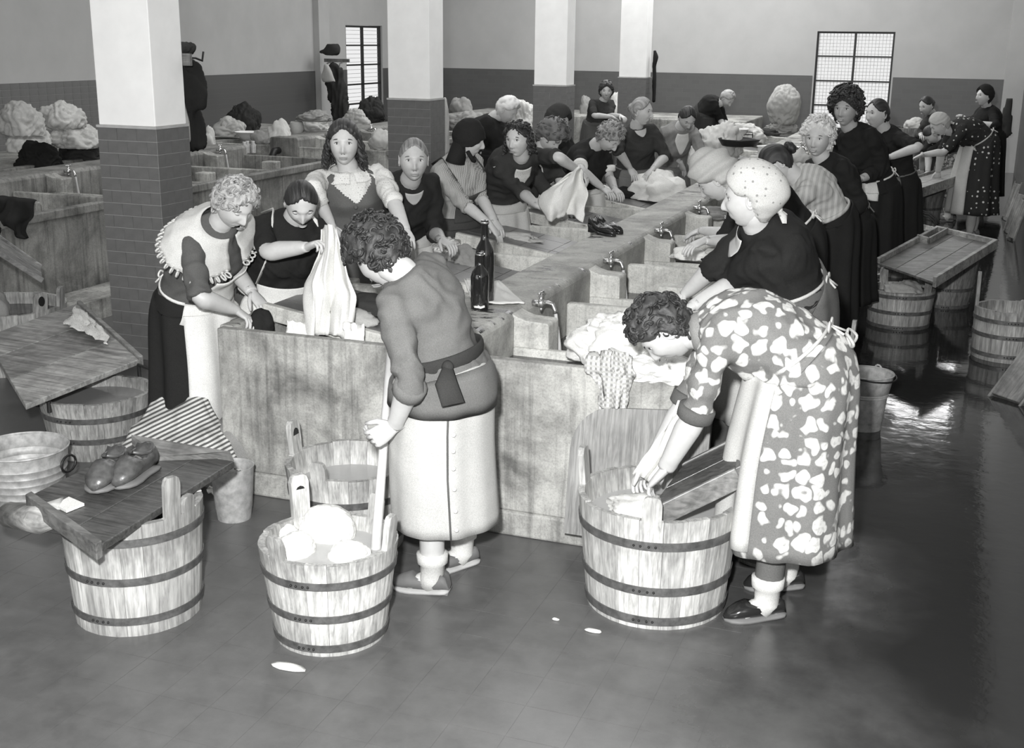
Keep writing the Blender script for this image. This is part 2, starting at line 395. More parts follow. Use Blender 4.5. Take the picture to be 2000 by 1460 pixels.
# ------------------------------------------------------------------ columns with individual tiles
CX0, CX1, CD = -5.47, -5.0, .36
CY = [6.75, 11.18, 15.62, 19.9]
def tile_mesh(wd): return MB().box((.0014, -.003, .0014), (wd-.0014, .004, .0826)).mesh('tile', M_tile, False)
TMf, TMh = tile_mesh(.1567), tile_mesh(.0783)
for ci, cy in enumerate(CY):
    c = root('column', (CX0, cy, 0), ['nearest square column, white above a grey tiled foot', 'second square column from the front, behind the old woman in black',
        'third square column from the front, behind the curly haired washers', 'farthest square column, behind the fair haired washer'][ci], 'column')
    c['kind'] = 'structure'
    W_ = CX1-CX0
    o = obj('column_core', MB().box((.0005,.0005,0),(W_-.0005, CD-.0005, DH)), M_grout, c)
    o = obj('plaster_shaft', MB().box((.008,.008,DH+.012),(W_-.008, CD-.008, ZC)), M_plaster, c); bev(o, .006)
    o = obj('ledge', MB().box((-.006,-.006,DH-.004),(W_+.006, CD+.006, DH+.012)), M_grout, c)
    rows = 19; hh = DH/rows
    for r_ in range(rows):
        z = r_*.0840
        off = (r_ % 2)
        xs = [(0, 1), (.1567, 1), (.3133, 1)] if not off else [(0, 0), (.0783, 1), (.235, 1), (.3917, 0)]
        for x, full in xs:
            t = link('tile', TMf if full else TMh, c); t.location = (x, 0, z); t.rotation_euler = (R.gauss(0,.004), 0, R.gauss(0,.004))
        ys = [(0, 1), (.1567, 1), (.3133, 1)] if off else [(0, 0), (.0783, 1), (.235, 1)]
        for y, full in ys:
            t = link('tile', TMf if full else TMh, c); t.location = (W_, y, z); t.rotation_euler = (0, R.gauss(0,.003), PI/2)
            if full and y+.157 > CD+.004: t.scale = ((CD+.003-y)/.157, 1, 1)

# ------------------------------------------------------------------ wash troughs
RIM, RZ, BAY = .836, .945, 1.27
def tap(par, x, y, z, sgn=1, water=True):
    t = MB()
    t.tube([(x,y,z),(x+sgn*.05,y,z)], [.016,.013], 10)
    t.ell((x+sgn*.045,y,z), (.02,.02,.026), 10).tube([(x+sgn*.045,y,z),(x+sgn*.045,y,z+.045)], [.012,.009], 8)
    t.tube([(x+sgn*.045,y,z),(x+sgn*.08,y,z+.006),(x+sgn*.105,y,z),(x+sgn*.118,y,z-.03),(x+sgn*.121,y,z-.045)], [.012,.0115,.011,.011,.012], 10)
    t.tube([(x+sgn*.045,y,z-.02),(x+sgn*.045,y,z-.045)], [.011,.005], 8)
    o = obj('tap', t, M_chrome, par, True)
    h = MB().tube([(x+sgn*.045,y,z+.045),(x+sgn*.045,y,z+.052)], .011, 8).tube([(x+sgn*.045,y-.03,z+.054),(x+sgn*.045,y+.03,z+.054)], [.006,.006], 6).ell((x+sgn*.045,y-.03,z+.054),(.008,.008,.008),8).ell((x+sgn*.045,y+.03,z+.054),(.008,.008,.008),8)
    obj('tap_handle', h, M_chrome, o, True)
    if water:
        obj('water_stream', MB().tube([(x+sgn*.121,y,z-.04),(x+sgn*.13,y,z-.10),(x+sgn*.142,y,z-.2),(x+sgn*.15,y,z-.3)], [.009,.009,.012,.014], 8), M_stream, o, True)
def trough(name, label, xl0, xr0, xr1, xl_out, y0, nb, mats, taps=True, boards=True, rz=RZ, skipfront=False):
    """xl_out..xl0 left basins, xl0..xr0 raised middle ridge, xr0..xr1 right basins"""
    mw, mr, mi = mats
    t = root(name, (0, 0, 0), label, 'wash trough'); y1 = y0+nb*BAY+.06
    o = obj('front_slab', MB().box((xl_out, y0, .12), (xr0, y0+.055, RIM)).box((xr0, y0, .12), (xr1, y0+.055, RIM-.006)), mw, t); bev(o, .008)
    o = obj('plinth', MB().box((xl_out-.02, y0-.012, 0), (xr1+.02, y1+.01, .12)), mw, t); bev(o, .012)
    o = obj('end_slab', MB().box((xl_out, y1-.055, .12), (xr1, y1, RIM)), mw, t); bev(o, .008)
    for s, (a, b) in (('l', (xl_out, xl_out+.055)), ('r', (xr1-.055, xr1))):
        o = obj('outer_wall', MB().box((a, y0+.055, .12), (b, y1-.055, RIM)), mw, t); bev(o, .008)
        for j in range(nb):    # long rounded rim
            pass
        xx = (a+b)/2
        o = obj('rim', MB().box((a-.02 if s=='l' else a-.01, y0+.05, RIM-.07), (b+.01 if s=='l' else b+.02, y1, RIM+.004)), mr, t); bev(o, .012, 3)
    # ridge
    rx0, rx1 = xl0, xr0
    prof = [(rx0, .15), (rx0, rz-.02), (rx0+.02, rz), (rx1-.035, rz), (rx1-.01, rz-.012), (rx1, rz-.035), (rx1, .15)]
    mb = MB(); mb.rings([[(x, y, z) for x, z in prof] for y in (y0-.004, y1)], 0, True)
    o = obj('ridge', mb, mr, t); bev(o, .012, 3)
    # basin floors, right
    obj('basin_bed', MB().box((rx1, y0+.05, .40), (xr1-.05, y1-.05, .46)).box((xl_out+.05, y0+.05, .40), (rx0, y1-.05, .46)), mi, t)
    for j in range(nb):
        b = y0+j*BAY
        if j:
            o = obj('partition', MB().box((rx1, b, .46), (xr1-.05, b+.06, RIM-.012)), mi, t); bev(o, .014, 3)
            o = obj('partition', MB().box((xl_out+.05, b, .46), (rx0, b+.06, RIM-.012)), mi, t); bev(o, .014, 3)
        o = obj('divider', MB().box((rx1, b+.43, .46), (xr1-.05, b+.475, .775)), mi, t); bev(o, .012, 3)
        # tap block with curved shoulder
        blk = MB(); z1 = .905
        pr = [(rx1-.02, .46), (rx1-.02, z1+.03), (rx1+.02, z1+.012), (rx1+.06, z1), (rx1+.165, z1-.004), (rx1+.175, z1-.014), (rx1+.175, .46)]
        blk.rings([[(x, y, z) for x, z in pr] for y in (b+.45, b+.60)], 0, True)
        o = obj('tap_block', blk, mi, t); bev(o, .006, 2)
        o = obj('soap_shelf', MB().box((xr1-.50, b+.47, .46), (xr1-.34, b+.62, .86)), mi, t); bev(o, .012, 3)
        obj('water', MB().box((rx1, b+.055, .47), (xr1-.055, b+.43, .735)), M_water, t)
        obj('water', MB().box((rx1, b+.475, .47), (xr1-.055, b+BAY, .64)), M_water, t)
        if taps: tap(t, rx1+.005, b+.70, z1+.035, 1)
        # left side: water pit and sloped tiled rubbing board
        obj('water', MB().box((xl_out+.055, b+.055, .47), (rx0, b+BAY, .60)), M_water, t)
        if boards:
            ya, yb = b+.42, b+1.06; xa, xb = xl_out+.03, rx0-.14; za, zb = .862, .735
            L = math.hypot(xb-xa, za-zb); an = math.atan2(za-zb, xb-xa)
            Mx = Matrix.Translation((xa, ya, za)) @ Matrix.Rotation(an, 4, 'Y')
            bo = obj('rubbing_board', MB().box((0, 0, -.05), (L, yb-ya, -.008)).box((-.01, -.045, -.06), (L+.01, 0, .022)), mi, t)
            bo.matrix_world = Mx; bev(bo, .006)
            nx, ny = 4, 4
            for p in range(nx):
                for q in range(ny):
                    ob_ = MB().box((.002, .002, -.01), (L/nx-.002, (yb-ya)/ny-.002, .004)).mesh('tile', M_tile, False) if p+q == 0 else tmx
                    tmx = ob_
                    k = link('tile', tmx, bo); k.location = (p*L/nx, q*(yb-ya)/ny, R.uniform(-.001,.001))
    return t
T1 = trough('wash_trough', 'central concrete double wash trough with the running taps', -2.27, -1.92, -1.03, -3.29, 4.81, 5, (M_conc, M_ridge, M_conc2))
T1b = trough('wash_trough', 'concrete wash trough beyond the gap behind the central one, with bundles on it', -2.27, -1.92, -1.03, -3.25, 13.45, 5, (M_conc, M_ridge, M_conc2))
T2 = trough('wash_trough', 'empty dark concrete wash trough behind the nearest column', -8.40, -7.98, -6.75, -9.35, 3.54, 7, (M_darkc, M_darkc, M_conc), taps=True, boards=False)
T2b = trough('wash_trough', 'far left concrete wash trough with cloths and a bowl on its end', -8.40, -7.98, -6.75, -9.3, 13.7, 6, (M_conc, M_darkc, M_conc), boards=False)
tag(bev(obj('stone_bench', MB().box((-11.05, 9.6, 0), (-9.55, 17.6, .80)), M_conc), .02), 'concrete bench along the left wall that carries the bundles', 'bench')
tag(bev(obj('stone_bench', MB().box((-8.6, 21.7, 0), (-3.6, 23.6, .84)), M_conc), .02), 'low concrete bench along the end wall, left of the window', 'bench')
# long ledge step beside the second trough
tag(obj('stone_step', MB().box((-6.72, 4.5, 0), (-6.32, 12.0, .16)), M_conc), 'low concrete step along the foot of the dark trough', 'step')

# ------------------------------------------------------------------ tubs
def tub(name, label, loc, rt_, rb_, h, nst, hoops, handles=(), water=None, mat=None, rz=0., tilt=None, cat='tub', group=None, th=.024, hoopw=.03, wmat=None, lean=None):
    t = root(name, loc, label, cat, group, rz, tilt); mat = mat or M_stave
    da = 2*PI/nst; meshes = []
    def stave(r0, r1, hh, inset=0, notch=None, nrow=1, w_=1.0):
        mb = MB(); a = da/2*.985*w_
        def P(r, an, z): return (r*math.cos(an), r*math.sin(an), z)
        rows = [0, hh*.5, hh] if notch is None else [0, h, h+.001, hh-.03, hh-.008, hh]
        for k, z in enumerate(rows):
            r = r0+(r1-r0)*min(1.25, z/h); aa = a
            if notch and z > h: aa = a*(.82 if k < 4 else (.66 if k == 4 else .42))
            mb.v += [P(r, -aa, z), P(r+.0015, 0, z), P(r, aa, z), P(r-th, aa, z), P(r-th, -aa, z)]
        n = 5
        for k in range(len(rows)-1):
            for q in range(n):
                p2 = (q+1) % n; mb.f.append((k*n+q, k*n+p2, (k+1)*n+p2, (k+1)*n+q)); mb.m.append(0)
        mb.f.append((4,3,2,1,0)); e = (len(rows)-1)*n; mb.f.append((e,e+1,e+2,e+3,e+4)); mb.m += [0,0]
        return mb
    base = [stave(rb_, rt_, h*(1+d)).mesh('stave', mat, False) for d in (0, .006, -.008)]
    hd = {int(round((a % (2*PI))/da)) % nst: (x, ho) for a, x, ho in [(math.radians(q[0]), q[1], q[2]) for q in handles]}
    for i in range(nst):
        if i in hd:
            hh, ho = hd[i]; o = obj('handle_stave', stave(rb_, rt_, h+hh, notch=True, w_=1.15 if ho else 1), mat, t)
            bev(o, .006, 2)
            if ho:
                z = h+hh*.55; r = rb_+(rt_-rb_)*min(1.25, z/h)-th/2
                k = MB().rings([[(0, .024*math.cos(q), .034*math.sin(q)) for q in [2*PI*j/12 for j in range(12)]], [(.0335, .024*math.cos(q), .034*math.sin(q)) for q in [2*PI*j/12 for j in range(12)]]])
                hole = obj('hand_hole', k, M_iron, o); hole.location = (r-.0168, 0, z)
        else: o = link('stave', base[(i*7) % 3], t)
        o.rotation_euler = (0, 0, i*da)
    for z in hoops:
        r = rb_+(rt_-rb_)*z/h; s = (rt_-rb_)/h*hoopw
        mb = MB().lathe([(r+.002, z), (r+.007, z), (r+.007+s, z+hoopw), (r+.002+s, z+hoopw), (r+.002, z)], 40)
        o = obj('hoop', mb, M_hoop, t, True, auto=.6)
        rv = MB()
        for q in (-.13, -.05, .05, .13): rv.ell(((r+.009+s/2)*math.cos(q-1.5-rz), (r+.009+s/2)*math.sin(q-1.5-rz), z+hoopw/2), (.005,.005,.005), 6)
        obj('rivet', rv, M_iron, o, True)
    obj('base_disc', MB().lathe([(.001, .03), (rb_-th+.004, .03), (rb_-th+.004, .045), (.001, .045)], 32), mat, t)
    if water is not None:
        r = rb_+(rt_-rb_)*water/h-th+.004
        obj('water', MB().lathe([(.001, water-.01), (r-.002, water-.01), (r, water), (.001, water)], 40), wmat or M_water, t)
    return t
tA = tub('wooden_tub', 'pale stave tub at the front left under the plank with the shoes', (-2.878, 3.573, 0), .27, .24, .46, 20, [.05, .215, .375], [(-17, .16, False), (3, .06, False)], None, M_stave, 0)
tB = tub('wooden_tub', 'pale stave tub full of white soaked linen in front of the woman with the stick', (-2.08, 3.69, 0), .2615, .208, .385, 20, [.02, .145, .285], [(153, .17, True), (-108, .09, False), (-2, .13, False), (70, .10, False)], .325, M_stave, 0, wmat=M_soapy)
tE = tub('wooden_tub', 'stave tub of cloudy water standing against the front slab of the trough', (-2.414, 4.49, 0), .284, .235, .385, 20, [.06, .25], [(175, .15, True), (-97, .08, False), (20, .10, False)], .275, M_stave, 0, wmat=M_soapy)
tC = tub('wooden_tub', 'largest pale stave tub, under the hands of the woman in the floral dress', (-.985, 4.421, 0), .325, .278, .465, 22, [.02, .15, .345], [(178, .15, False), (-83, .10, False)], .37, M_stave, 0, wmat=M_soapy, hoopw=.035)
tD = tub('wooden_tub', 'stave tub with two iron handles beside the pale plank on the left', (-4.294, 5.113, 0), .304, .251, .33, 20, [.10, .22], (), .27, M_stave3, 0, wmat=water_mat('clear_grey_water', .25, .04))
for a in (-114, 66):
    a = math.radians(a); r = .30
    p = [V((r*math.cos(a)-s*.07*math.sin(a), r*math.sin(a)+s*.07*math.cos(a), z)) for s, z in ((-1,.28),(-1,.40),(1,.40),(1,.28))]
    obj('iron_handle', MB().tube(p, [.011]*4, 6), M_iron, tD, False)
tL = tub('wooden_tub', 'stave tub at the left edge with a cloth and a washboard hanging out of it', (-6.02, 6.30, 0), .42, .38, .42, 24, [.09, .25], [(0, .13, True), (30, .13, False)], .34, M_stave3, -.2)
tF = tub('wooden_tub', 'stave tub with three upright handles and light washing in the wet aisle', (-.334, 10.03, 0), .266, .237, .30, 20, [.0, .12, .25], [(166, .15, False), (131, .12, False), (-30, .11, False)], .24, M_stave3, 0)
heap('laundry', 'light washing in the tub with three upright handles', (-.30, 10.03, .215), (.16, .13, .10), fab('damp_linen', .5), 34, .35, 'laundry') if False else None
tG = tub('wooden_tub', 'dark wet stave tub under the big wash tray in the aisle', (.0, 10.98, 0), .26, .20, .48, 22, [.0, .15], (), None, M_stave2, 0)
tI = tub('wooden_tub', 'dark stave tub under the board of the woman in the dotted dress', (-.43, 15.4, 0), .32, .26, .58, 22, [.05, .28, .5], [(100, .12, False)], .5, M_stave2, 0)
tH = tub('wooden_tub', 'empty stave tub cut by the right edge of the picture beside a leaning board', (.462, 9.247, 0), .2455, .235, .37, 20, [.03, .17, .28], [(172, .24, False), (-76, .10, False)], None, M_stave3, 0)
tJ = tub('wooden_tub', 'tub with tall slotted handle behind the skirt of the floral dress', (-.78, 6.3, 0), .25, .22, .40, 20, [.05, .3], [(-20, .19, False)], .3, M_stave3, 0)
tK = tub('wooden_tub', 'tub with a tall worn handle behind the slotted one', (-.72, 7.25, 0), .24, .21, .40, 20, [.05, .3], [(0, .21, False)], None, M_stave3, 0)
tN = tub('wooden_tub', 'stave tub against the dark skirts with a smaller pot inside its rim', (-.48, 12.3, 0), .24, .20, .42, 20, [.05, .34], (), None, M_stave3, 0)
tO = tub('wooden_tub', 'pale low tub with thin bow handles behind the wash tray', (-.42, 13.3, 0), .25, .22, .34, 20, [.05], (), None, M_stave, 0)
for dy in (-.2, .0, .15):
    obj('bow_handle', MB().tube([(.12+.16*math.cos(a), dy, .33+.16*math.sin(a)) for a in [PI*k/8 for k in range(9)]], .008, 6), M_iron, tO, True)
tS = tub('wooden_tub', 'small low tub seen behind the feet of the woman in the floral dress', (-.62, 5.02, 0), .17, .15, .16, 16, [.02], (), None, M_stave3, 0)

def lathe_obj(name, label, cat, loc, prof, mat, n=40, **k):
    t = root(name, loc, label, cat, k.get('group')); o = obj(k.get('part', 'body'), MB().lathe(prof, n), mat, t, True, auto=.7); solid(o, .003)
    return t
# galvanised bucket in the aisle
bk = lathe_obj('metal_bucket', 'galvanised metal bucket with its bail handle down, standing in the wet aisle', 'bucket', (-.375, 7.10, 0),
    [(.001,.015),(.095,.015),(.098,.0),(.103,0),(.101,.02),(.105,.05),(.108,.052),(.122,.20),(.126,.203),(.124,.212),(.128,.216),(.126,.225),(.130,.23),(.148,.33),(.153,.334),(.15,.34)], M_metal)
for a in (-1.9, 1.25):
    obj('bail_ear', MB().tube([(.155*math.cos(a)+.02*math.cos(q)*-math.sin(a), .155*math.sin(a)+.02*math.cos(q)*math.cos(a), .33+.02*math.sin(q)) for q in [2*PI*k/10 for k in range(11)]], .006, 6, cap=False), M_metal, bk, True)
obj('bail_handle', MB().tube([(.165*math.cos(a), .165*math.sin(a), .335-.02*math.sin((a+1.9)/3.15*PI)) for a in [-1.9+3.15*k/14 for k in range(15)]], .005, 6), M_iron, bk, True)
# galvanised wash basin at the left edge and small pail
pf = [(.001,.01),(.17,.01),(.172,0),(.178,.0)]
for k in range(5): pf += [(.185+.008*k, .05+.035*k), (.191+.008*k, .06+.035*k), (.187+.008*k, .072+.035*k)]
pf += [(.228,.26),(.236,.265),(.234,.272)]
gb = lathe_obj('metal_tub', 'ribbed galvanised round tub at the left edge behind the plank', 'tub', (G(52, 1000)+V((-.10,.12,0))), [(r*.92, z*1.05) for r, z in pf], M_metal)
obj('ring_handle', MB().tube([(.27+.012*math.cos(q)*0, .05*math.cos(q), .23+.04*math.sin(q)) for q in [2*PI*k/12 for k in range(13)]], .006, 6, cap=False), M_iron, gb, True)
lathe_obj('metal_pail', 'small dented metal pail under the white cloth beside the front left tub', 'bucket', (-3.05, 4.52, 0), [(.001,.01),(.075,.01),(.078,0),(.083,.05),(.085,.055),(.095,.2),(.10,.26),(.104,.262)], M_metal)

# ------------------------------------------------------------------ boards, trays, stick
def frame3(O, x, y):
    x = V(x).normalized(); z = x.cross(V(y)).normalized(); y = z.cross(x)
    m = Matrix((x, y, z)).transposed().to_4x4(); m.translation = O; return m
def washboard(name, label, O, xd, yd, L, W_, th, mat, planks=3, rim=(.05, .03), ends=True, cat='washing board', wedge=None):
    """flat plank bed with raised side battens; O is its corner, x along the length"""
    t = root(name, (0,0,0), label, cat); t.matrix_world = frame3(V(O), xd, yd)
    for i in range(planks):
        o = obj('plank', MB().box((0, W_*i/planks+.002, -th/2), (L, W_*(i+1)/planks-.002, th/2)), mat, t); bev(o, .003, 1)
    if rim:
        rw, rh = rim
        for a, b in ((-rw, 0), (W_, W_+rw)):
            o = obj('side_batten', MB().box((-.03, a, -rh*.7), (L+.03, b, rh)), mat, t); bev(o, .008, 2)
        if ends:
            o = obj('end_batten', MB().box((L, -rw, -rh*.7), (L+rw, W_+rw, rh*.9)), mat, t); bev(o, .008, 2)
    return t
def cr_simple(p): return p
def board4(name, label, A, B, C, D, mat, planks=3, th=.022, sides=None, ends=(), cat='washing board', smat=None):
    """plank bed A-B (near edge), D-C (far edge) in world space; planks run A to B; sides: (width, up, down) battens"""
    A, B, C, D = V(A), V(B), V(C), V(D); n = (B-A).cross(D-A).normalized(); t = root(name, A, label, cat); smat = smat or mat
    def prism(pts, z0, z1, nm, m_):
        o = obj(nm, MB().rings([[p+n*z0 for p in pts], [p+n*z1 for p in pts]]), m_, t, False, A); bev(o, .004, 2); return o
    for i in range(planks):
        a, b = (i+.006)/planks, (i+.994)/planks
        prism([A.lerp(D, a), B.lerp(C, a), B.lerp(C, b), A.lerp(D, b)], -th, 0, 'plank', mat)
    if sides:
        w_, up, dn_ = sides; y = (D-A).normalized()*w_; y2 = (C-B).normalized()*w_
        prism([A, B, B+y2, A+y], -dn_, up, 'side_batten', smat); prism([D-y, C-y2, C, D], -dn_, up, 'side_batten', smat)
    for e in ends:
        P_, Q_ = (A, D) if e == 'a' else (B, C); x = (A-B if e == 'a' else B-A).normalized()*.035; k = (Q_-P_).normalized()*0
        prism([P_-k, P_-k+x, Q_+k+x, Q_+k], -(sides[2] if sides else .05), (sides[1] if sides else .015), 'end_batten', smat)
    return t
def plane4(a, b, c, pd):
    n = (b-a).cross(c-a); r = ray(*pd); return CAM+r*((a-CAM).dot(n)/r.dot(n))
c2, c1, c3 = G(200, 1062, .475), G(62, 965, .50), G(458, 900, .50); c4 = plane4(c2, c1, c3, (258, 868))
tP = board4('washing_board', 'dark wet washing board on the front left tub, carrying a pair of shoes', c2, c3, c4, c1, M_board, 3, .03, None, ('a',), smat=M_board3)
xd = c3-c2; Lb = xd.length; Mb = frame3(c2, xd, c1-c2); Wb = (c1-c2).length; nb_ = V((0,0,1))
def onA(px, py, dz=0.): return plane4(c2, c1, c3, (px, py))+V((0,0,dz))
wp = [onA(*q) for q in ((258,868),(300,900),(430,895),(458,900))]
wd = MB().rings([[wp[0], wp[1], wp[2], wp[3]], [wp[0]+V((0,.0,.045)), wp[1]+V((.01,.03,.012)), wp[2]+V((-.01,.03,.012)), wp[3]+V((-.02,0,.04))]])
obj('wedge_rest', wd, M_board3, tP, False, tP.location)
obj('board_leg', MB().tube(cr_simple([onA(128, 985, -.02), onA(75, 985, -.06), G(20, 1005, .36)]), [.050, .056, .052], 12), M_board2, tP, True, tP.location)
tag(obj('soap_bar', MB().rings([[onA(*q)+V((0,0,z)) for q in ((108,990),(135,975),(165,988),(130,1002))] for z in (0.002, .012)]), M_white), 'flat white piece of soap near the corner of the dark board', 'soap')
# pair of clogs / shoes
def shoe_mb(Mx, L=.24, high=.055, heel=.0, wd_=.042, open_=True):
    mb = MB(); rs = []
    prof = [(0,.024,.012),(.05,.034,.062),(.12,.036,.075),(.22,.036,.060),(.35,.035,.052),(.5,.038,.055),(.65,.042,.056),(.8,.040,.046),(.92,.030,.032),(1.0,.010,.016)]
    for t_, w_, h_ in prof:
        k = wd_/.042; r = []
        for q in range(12):
            a = 2*PI*q/12; z = h_*high/.055*.5*(1+math.sin(a)); x = w_*k*math.cos(a)*(1 if math.sin(a) < .3 else .86)
            if open_ and t_ < .55 and t_ > .03 and math.sin(a) > .7: z -= .028
            r.append((t_*L, x, z+.008+heel*max(0, 1-t_*2.4)))
        rs.append(r)
    mb.rings(rs, 0, True, Mx)
    sl = [[(t_*L, s*w_*wd_/.042*1.1, z+heel*max(0, 1-t_*2.4)) for s, z in ((-1,0),(1,0),(1,.012),(-1,.012))] for t_, w_, h_ in prof]
    mb.rings(sl, 1, True, Mx)
    if heel: mb.rings([[(x, y, z) for x, y in ((.005,-.022),(.045,-.024),(.045,.024),(.005,.022))] for z in (0, heel+.008)], 1, True, Mx)
    return mb
M_shoe = plain('old_leather', .075, .3, 0, .4, 30, .4); M_sole = plain('shoe_sole', .16, .6); M_blksh = plain('black_polished_leather', .02, .15)
for k, (px, py, a, lab) in enumerate(((238, 918, -1.30, 'old laced shoe on the dark board, the one nearer the soap'), (296, 912, -1.45, 'old laced shoe on the dark board, the one nearer the upright handle'))):
    o = obj('work_shoe', shoe_mb(Matrix.Identity(4), .27, .100, 0, .058), [M_shoe, M_sole], None, True); o.location = onA(px, py, .004); o.rotation_euler = (0, 0, a)
    tag(o, lab, 'shoe', 'pair of old shoes on the board')
    lc = MB()
    for i in range(4): lc.tube([(.10+.022*i, -.022, .068-.004*i), (.108+.022*i, 0, .082-.005*i), (.10+.022*i, .022, .068-.004*i)], .004, 6)
    obj('laces', lc, M_stave2, o, True)
    obj('collar', MB().tube([(.065+.062*math.cos(q), .036*math.sin(q), .095+.008*math.cos(q*2)) for q in [2*PI*j/16 for j in range(17)]], .007, 6, cap=False), M_shoe, o, True)
# big pale board on the left tub
b2_, b3_, b4_ = G(50, 790, .40), G(272, 702, .42), G(150, 592, .47); b1_ = plane4(b2_, b3_, b4_, (-30, 657))
board4('washing_board', 'large pale grained plank board between the two left tubs', b2_, b3_, b4_, b1_, M_board2, 3, .03, None, ('b',))
q1, q2, q3 = U(-15, 485, 6.05), U(84, 548, 6.15), U(80, 520, 6.45); q4 = plane4(q1, q2, q3, (-12, 455))
board4('washing_board', 'narrow washboard slanting into the tub at the left edge', q1, q2, q3, q4, M_board3, 2, .02, (.02, .015, .02))
# washboard across the big front tub
q1, q2, q3 = U(1262, 1003, 4.17), U(1437, 918, 4.30), U(1445, 850, 4.62); q4 = plane4(q1, q2, q3, (1335, 905))
board4('washing_board', 'thick dark washing board resting across the largest front tub', q1, q2, q3, q4, M_board, 2, .03, (.018, .008, .075), ('b',), smat=M_board3)
# arched panel leaning on the front slab
pn = MB(); W_, H_ = .60, .60; pts = [(0,0)]+[(.0,H_*.62)]+[(.18-.18*math.cos(q), H_*.62+.2*math.sin(q)) for q in [PI/2*k/7 for k in range(1, 8)]]+[(W_, H_*.62+.235), (W_, 0)]
pn.rings([[(x, -.012, z) for x, z in pts], [(x, .012, z) for x, z in pts]])
o = obj('arched_wood_panel', pn, wood('arched_panel_wood', .16, .34, 'Z', .55, dark=.35)); b0 = G(1150, 935, .30)
o.matrix_world = Matrix.Translation((-1.455, 4.66, .12)) @ Matrix.Rotation(-.17, 4, 'X')
tag(o, 'upright wooden panel with a rounded corner leaning on the slab behind the largest tub', 'panel')
# long stick
a, b = U(762, 690, 4.28), G(733, 1085, .30)
tag(obj('wooden_stick', MB().tube([a, a.lerp(b, .5), b], [.016, .018, .020], 10), plain('peeled_stick', .55, .6), None, True), 'long pale stick stirring the linen in the front tub', 'stick')
# big wash tray over the dark tub
q1, q2, q3 = G(1828, 552, .50), G(1946, 478, .60), G(1712, 512, .52); q4 = plane4(q1, q2, q3, (1826, 450))
tray = board4('wash_tray', 'large shallow wooden wash tray tilted across two tubs in the aisle', q1, q2, q4, q3, M_board3, 3, .02, (.04, .04, .04), ('b',), 'tray', smat=M_board2)
e1, e2 = q2.lerp(q4, .62), q4.lerp(q3, .32); e0 = q4.lerp(q3, .30).lerp(q2, .0)
k1 = q4+(q3-q4)*.34; k2 = k1+(q1-q3)*.22; k3 = q4+(q2-q4)*.22
obj('soap_box', MB().rings([[k1+V((0,0,z)), k2+V((0,0,z)), k2+(k3-k2)*.06+V((0,0,z)), k1+(k3-k2)*.06+V((0,0,z))] for z in (0, .05)]).rings([[k2+V((0,0,z)), k3+V((0,0,z)), k3+(k1-k2)*.12+V((0,0,z)), k2+(k1-k2)*.12+V((0,0,z))] for z in (0, .05)]), M_board2, tray, False, tray.location)
# tray of dotted-dress woman
q1, q2, q3 = G(1770, 382, .60), G(1880, 345, .70), G(1764, 355, .62); q4 = plane4(q1, q2, q3, (1864, 325))
board4('wash_tray', 'wooden washing board of the woman in the dotted dress, wet cloth on it', q1, q2, q4, q3, M_board2, 2, .03, (.03, .03, .08), ('b',), 'tray')
# board leaning at the right edge
a, b = G(1925, 765, .01), U(1985, 610, 8.9)
a2 = V((.36, 8.1, .012))
tb = washboard('washing_board', 'board standing askew against the tub at the right edge', a2, V((.40, .42, .62)), V((.7,-.6,0)), .85, .22, .035, M_board3, 1, (.02,.02), False)
# small things along the right wall
for k, (px, py, y) in enumerate(((1958, 400, 16.0), (1962, 425, 15.0), (1968, 440, 14.4))):
    washboard('washboard', ['top washboard of the clutter by the right wall', 'middle washboard of the clutter by the right wall', 'lowest washboard of the clutter by the right wall'][k], G(px, py+25, .0)+V((0,0,.02)), V((.12,.05,.5)), V((.3,-.9,0)), .45, .2, .02, M_board2, 2, (.02,.015), False)

# ------------------------------------------------------------------ cloth
def heap(name, label, c, size, mat, seed=0, amp=.18, cat='laundry', group=None, sub=4, fs=5., flat=.35, tail=None, rot=0, twist=1.0):
    bm = bmesh.new(); bmesh.ops.create_icosphere(bm, subdivisions=sub, radius=1)
    c = V(c); s = V(size); rs_ = random.Random(seed*13+5); D1 = V((rs_.gauss(0,1), rs_.gauss(0,1), rs_.gauss(0,.8))).normalized(); D2 = V((rs_.gauss(0,1), rs_.gauss(0,1), rs_.gauss(0,1))).normalized()
    for v in bm.verts:
        p = v.co.copy(); n1 = noise.noise(p*1.7+V((seed*3.7, seed, 0))); n2 = noise.noise(p*2.6+V((0, seed*2.1, seed)))
        a1 = abs(math.sin(p.dot(D1)*fs*1.15+5.5*n1*twist)); a2 = abs(math.sin(p.dot(D2)*fs*2.1+6*n2+3*n1)); a3 = noise.noise(p*fs*1.6+V((seed, n1*3, 0)))
        d = 1+amp*(.62*a1**.55+.38*a2**.6-.75)+amp*.14*a3+amp*1.1*noise.noise(p*1.3+V((seed*1.7,0,0)))
        p = p*d
        if p.z < -flat: p.z = -flat+(p.z+flat)*.12
        v.co = V((p.x*s.x, p.y*s.y, (p.z+flat)*s.z/(1+flat)*2*.75))
    me = bpy.data.meshes.new(name); bm.to_mesh(me); bm.free(); me.materials.append(mat)
    me.polygons.foreach_set('use_smooth', [True]*len(me.polygons))
    o = link(name, me); o.location = c; o.rotation_euler = (0, 0, rot)
    tag(o, label, cat, group); return o
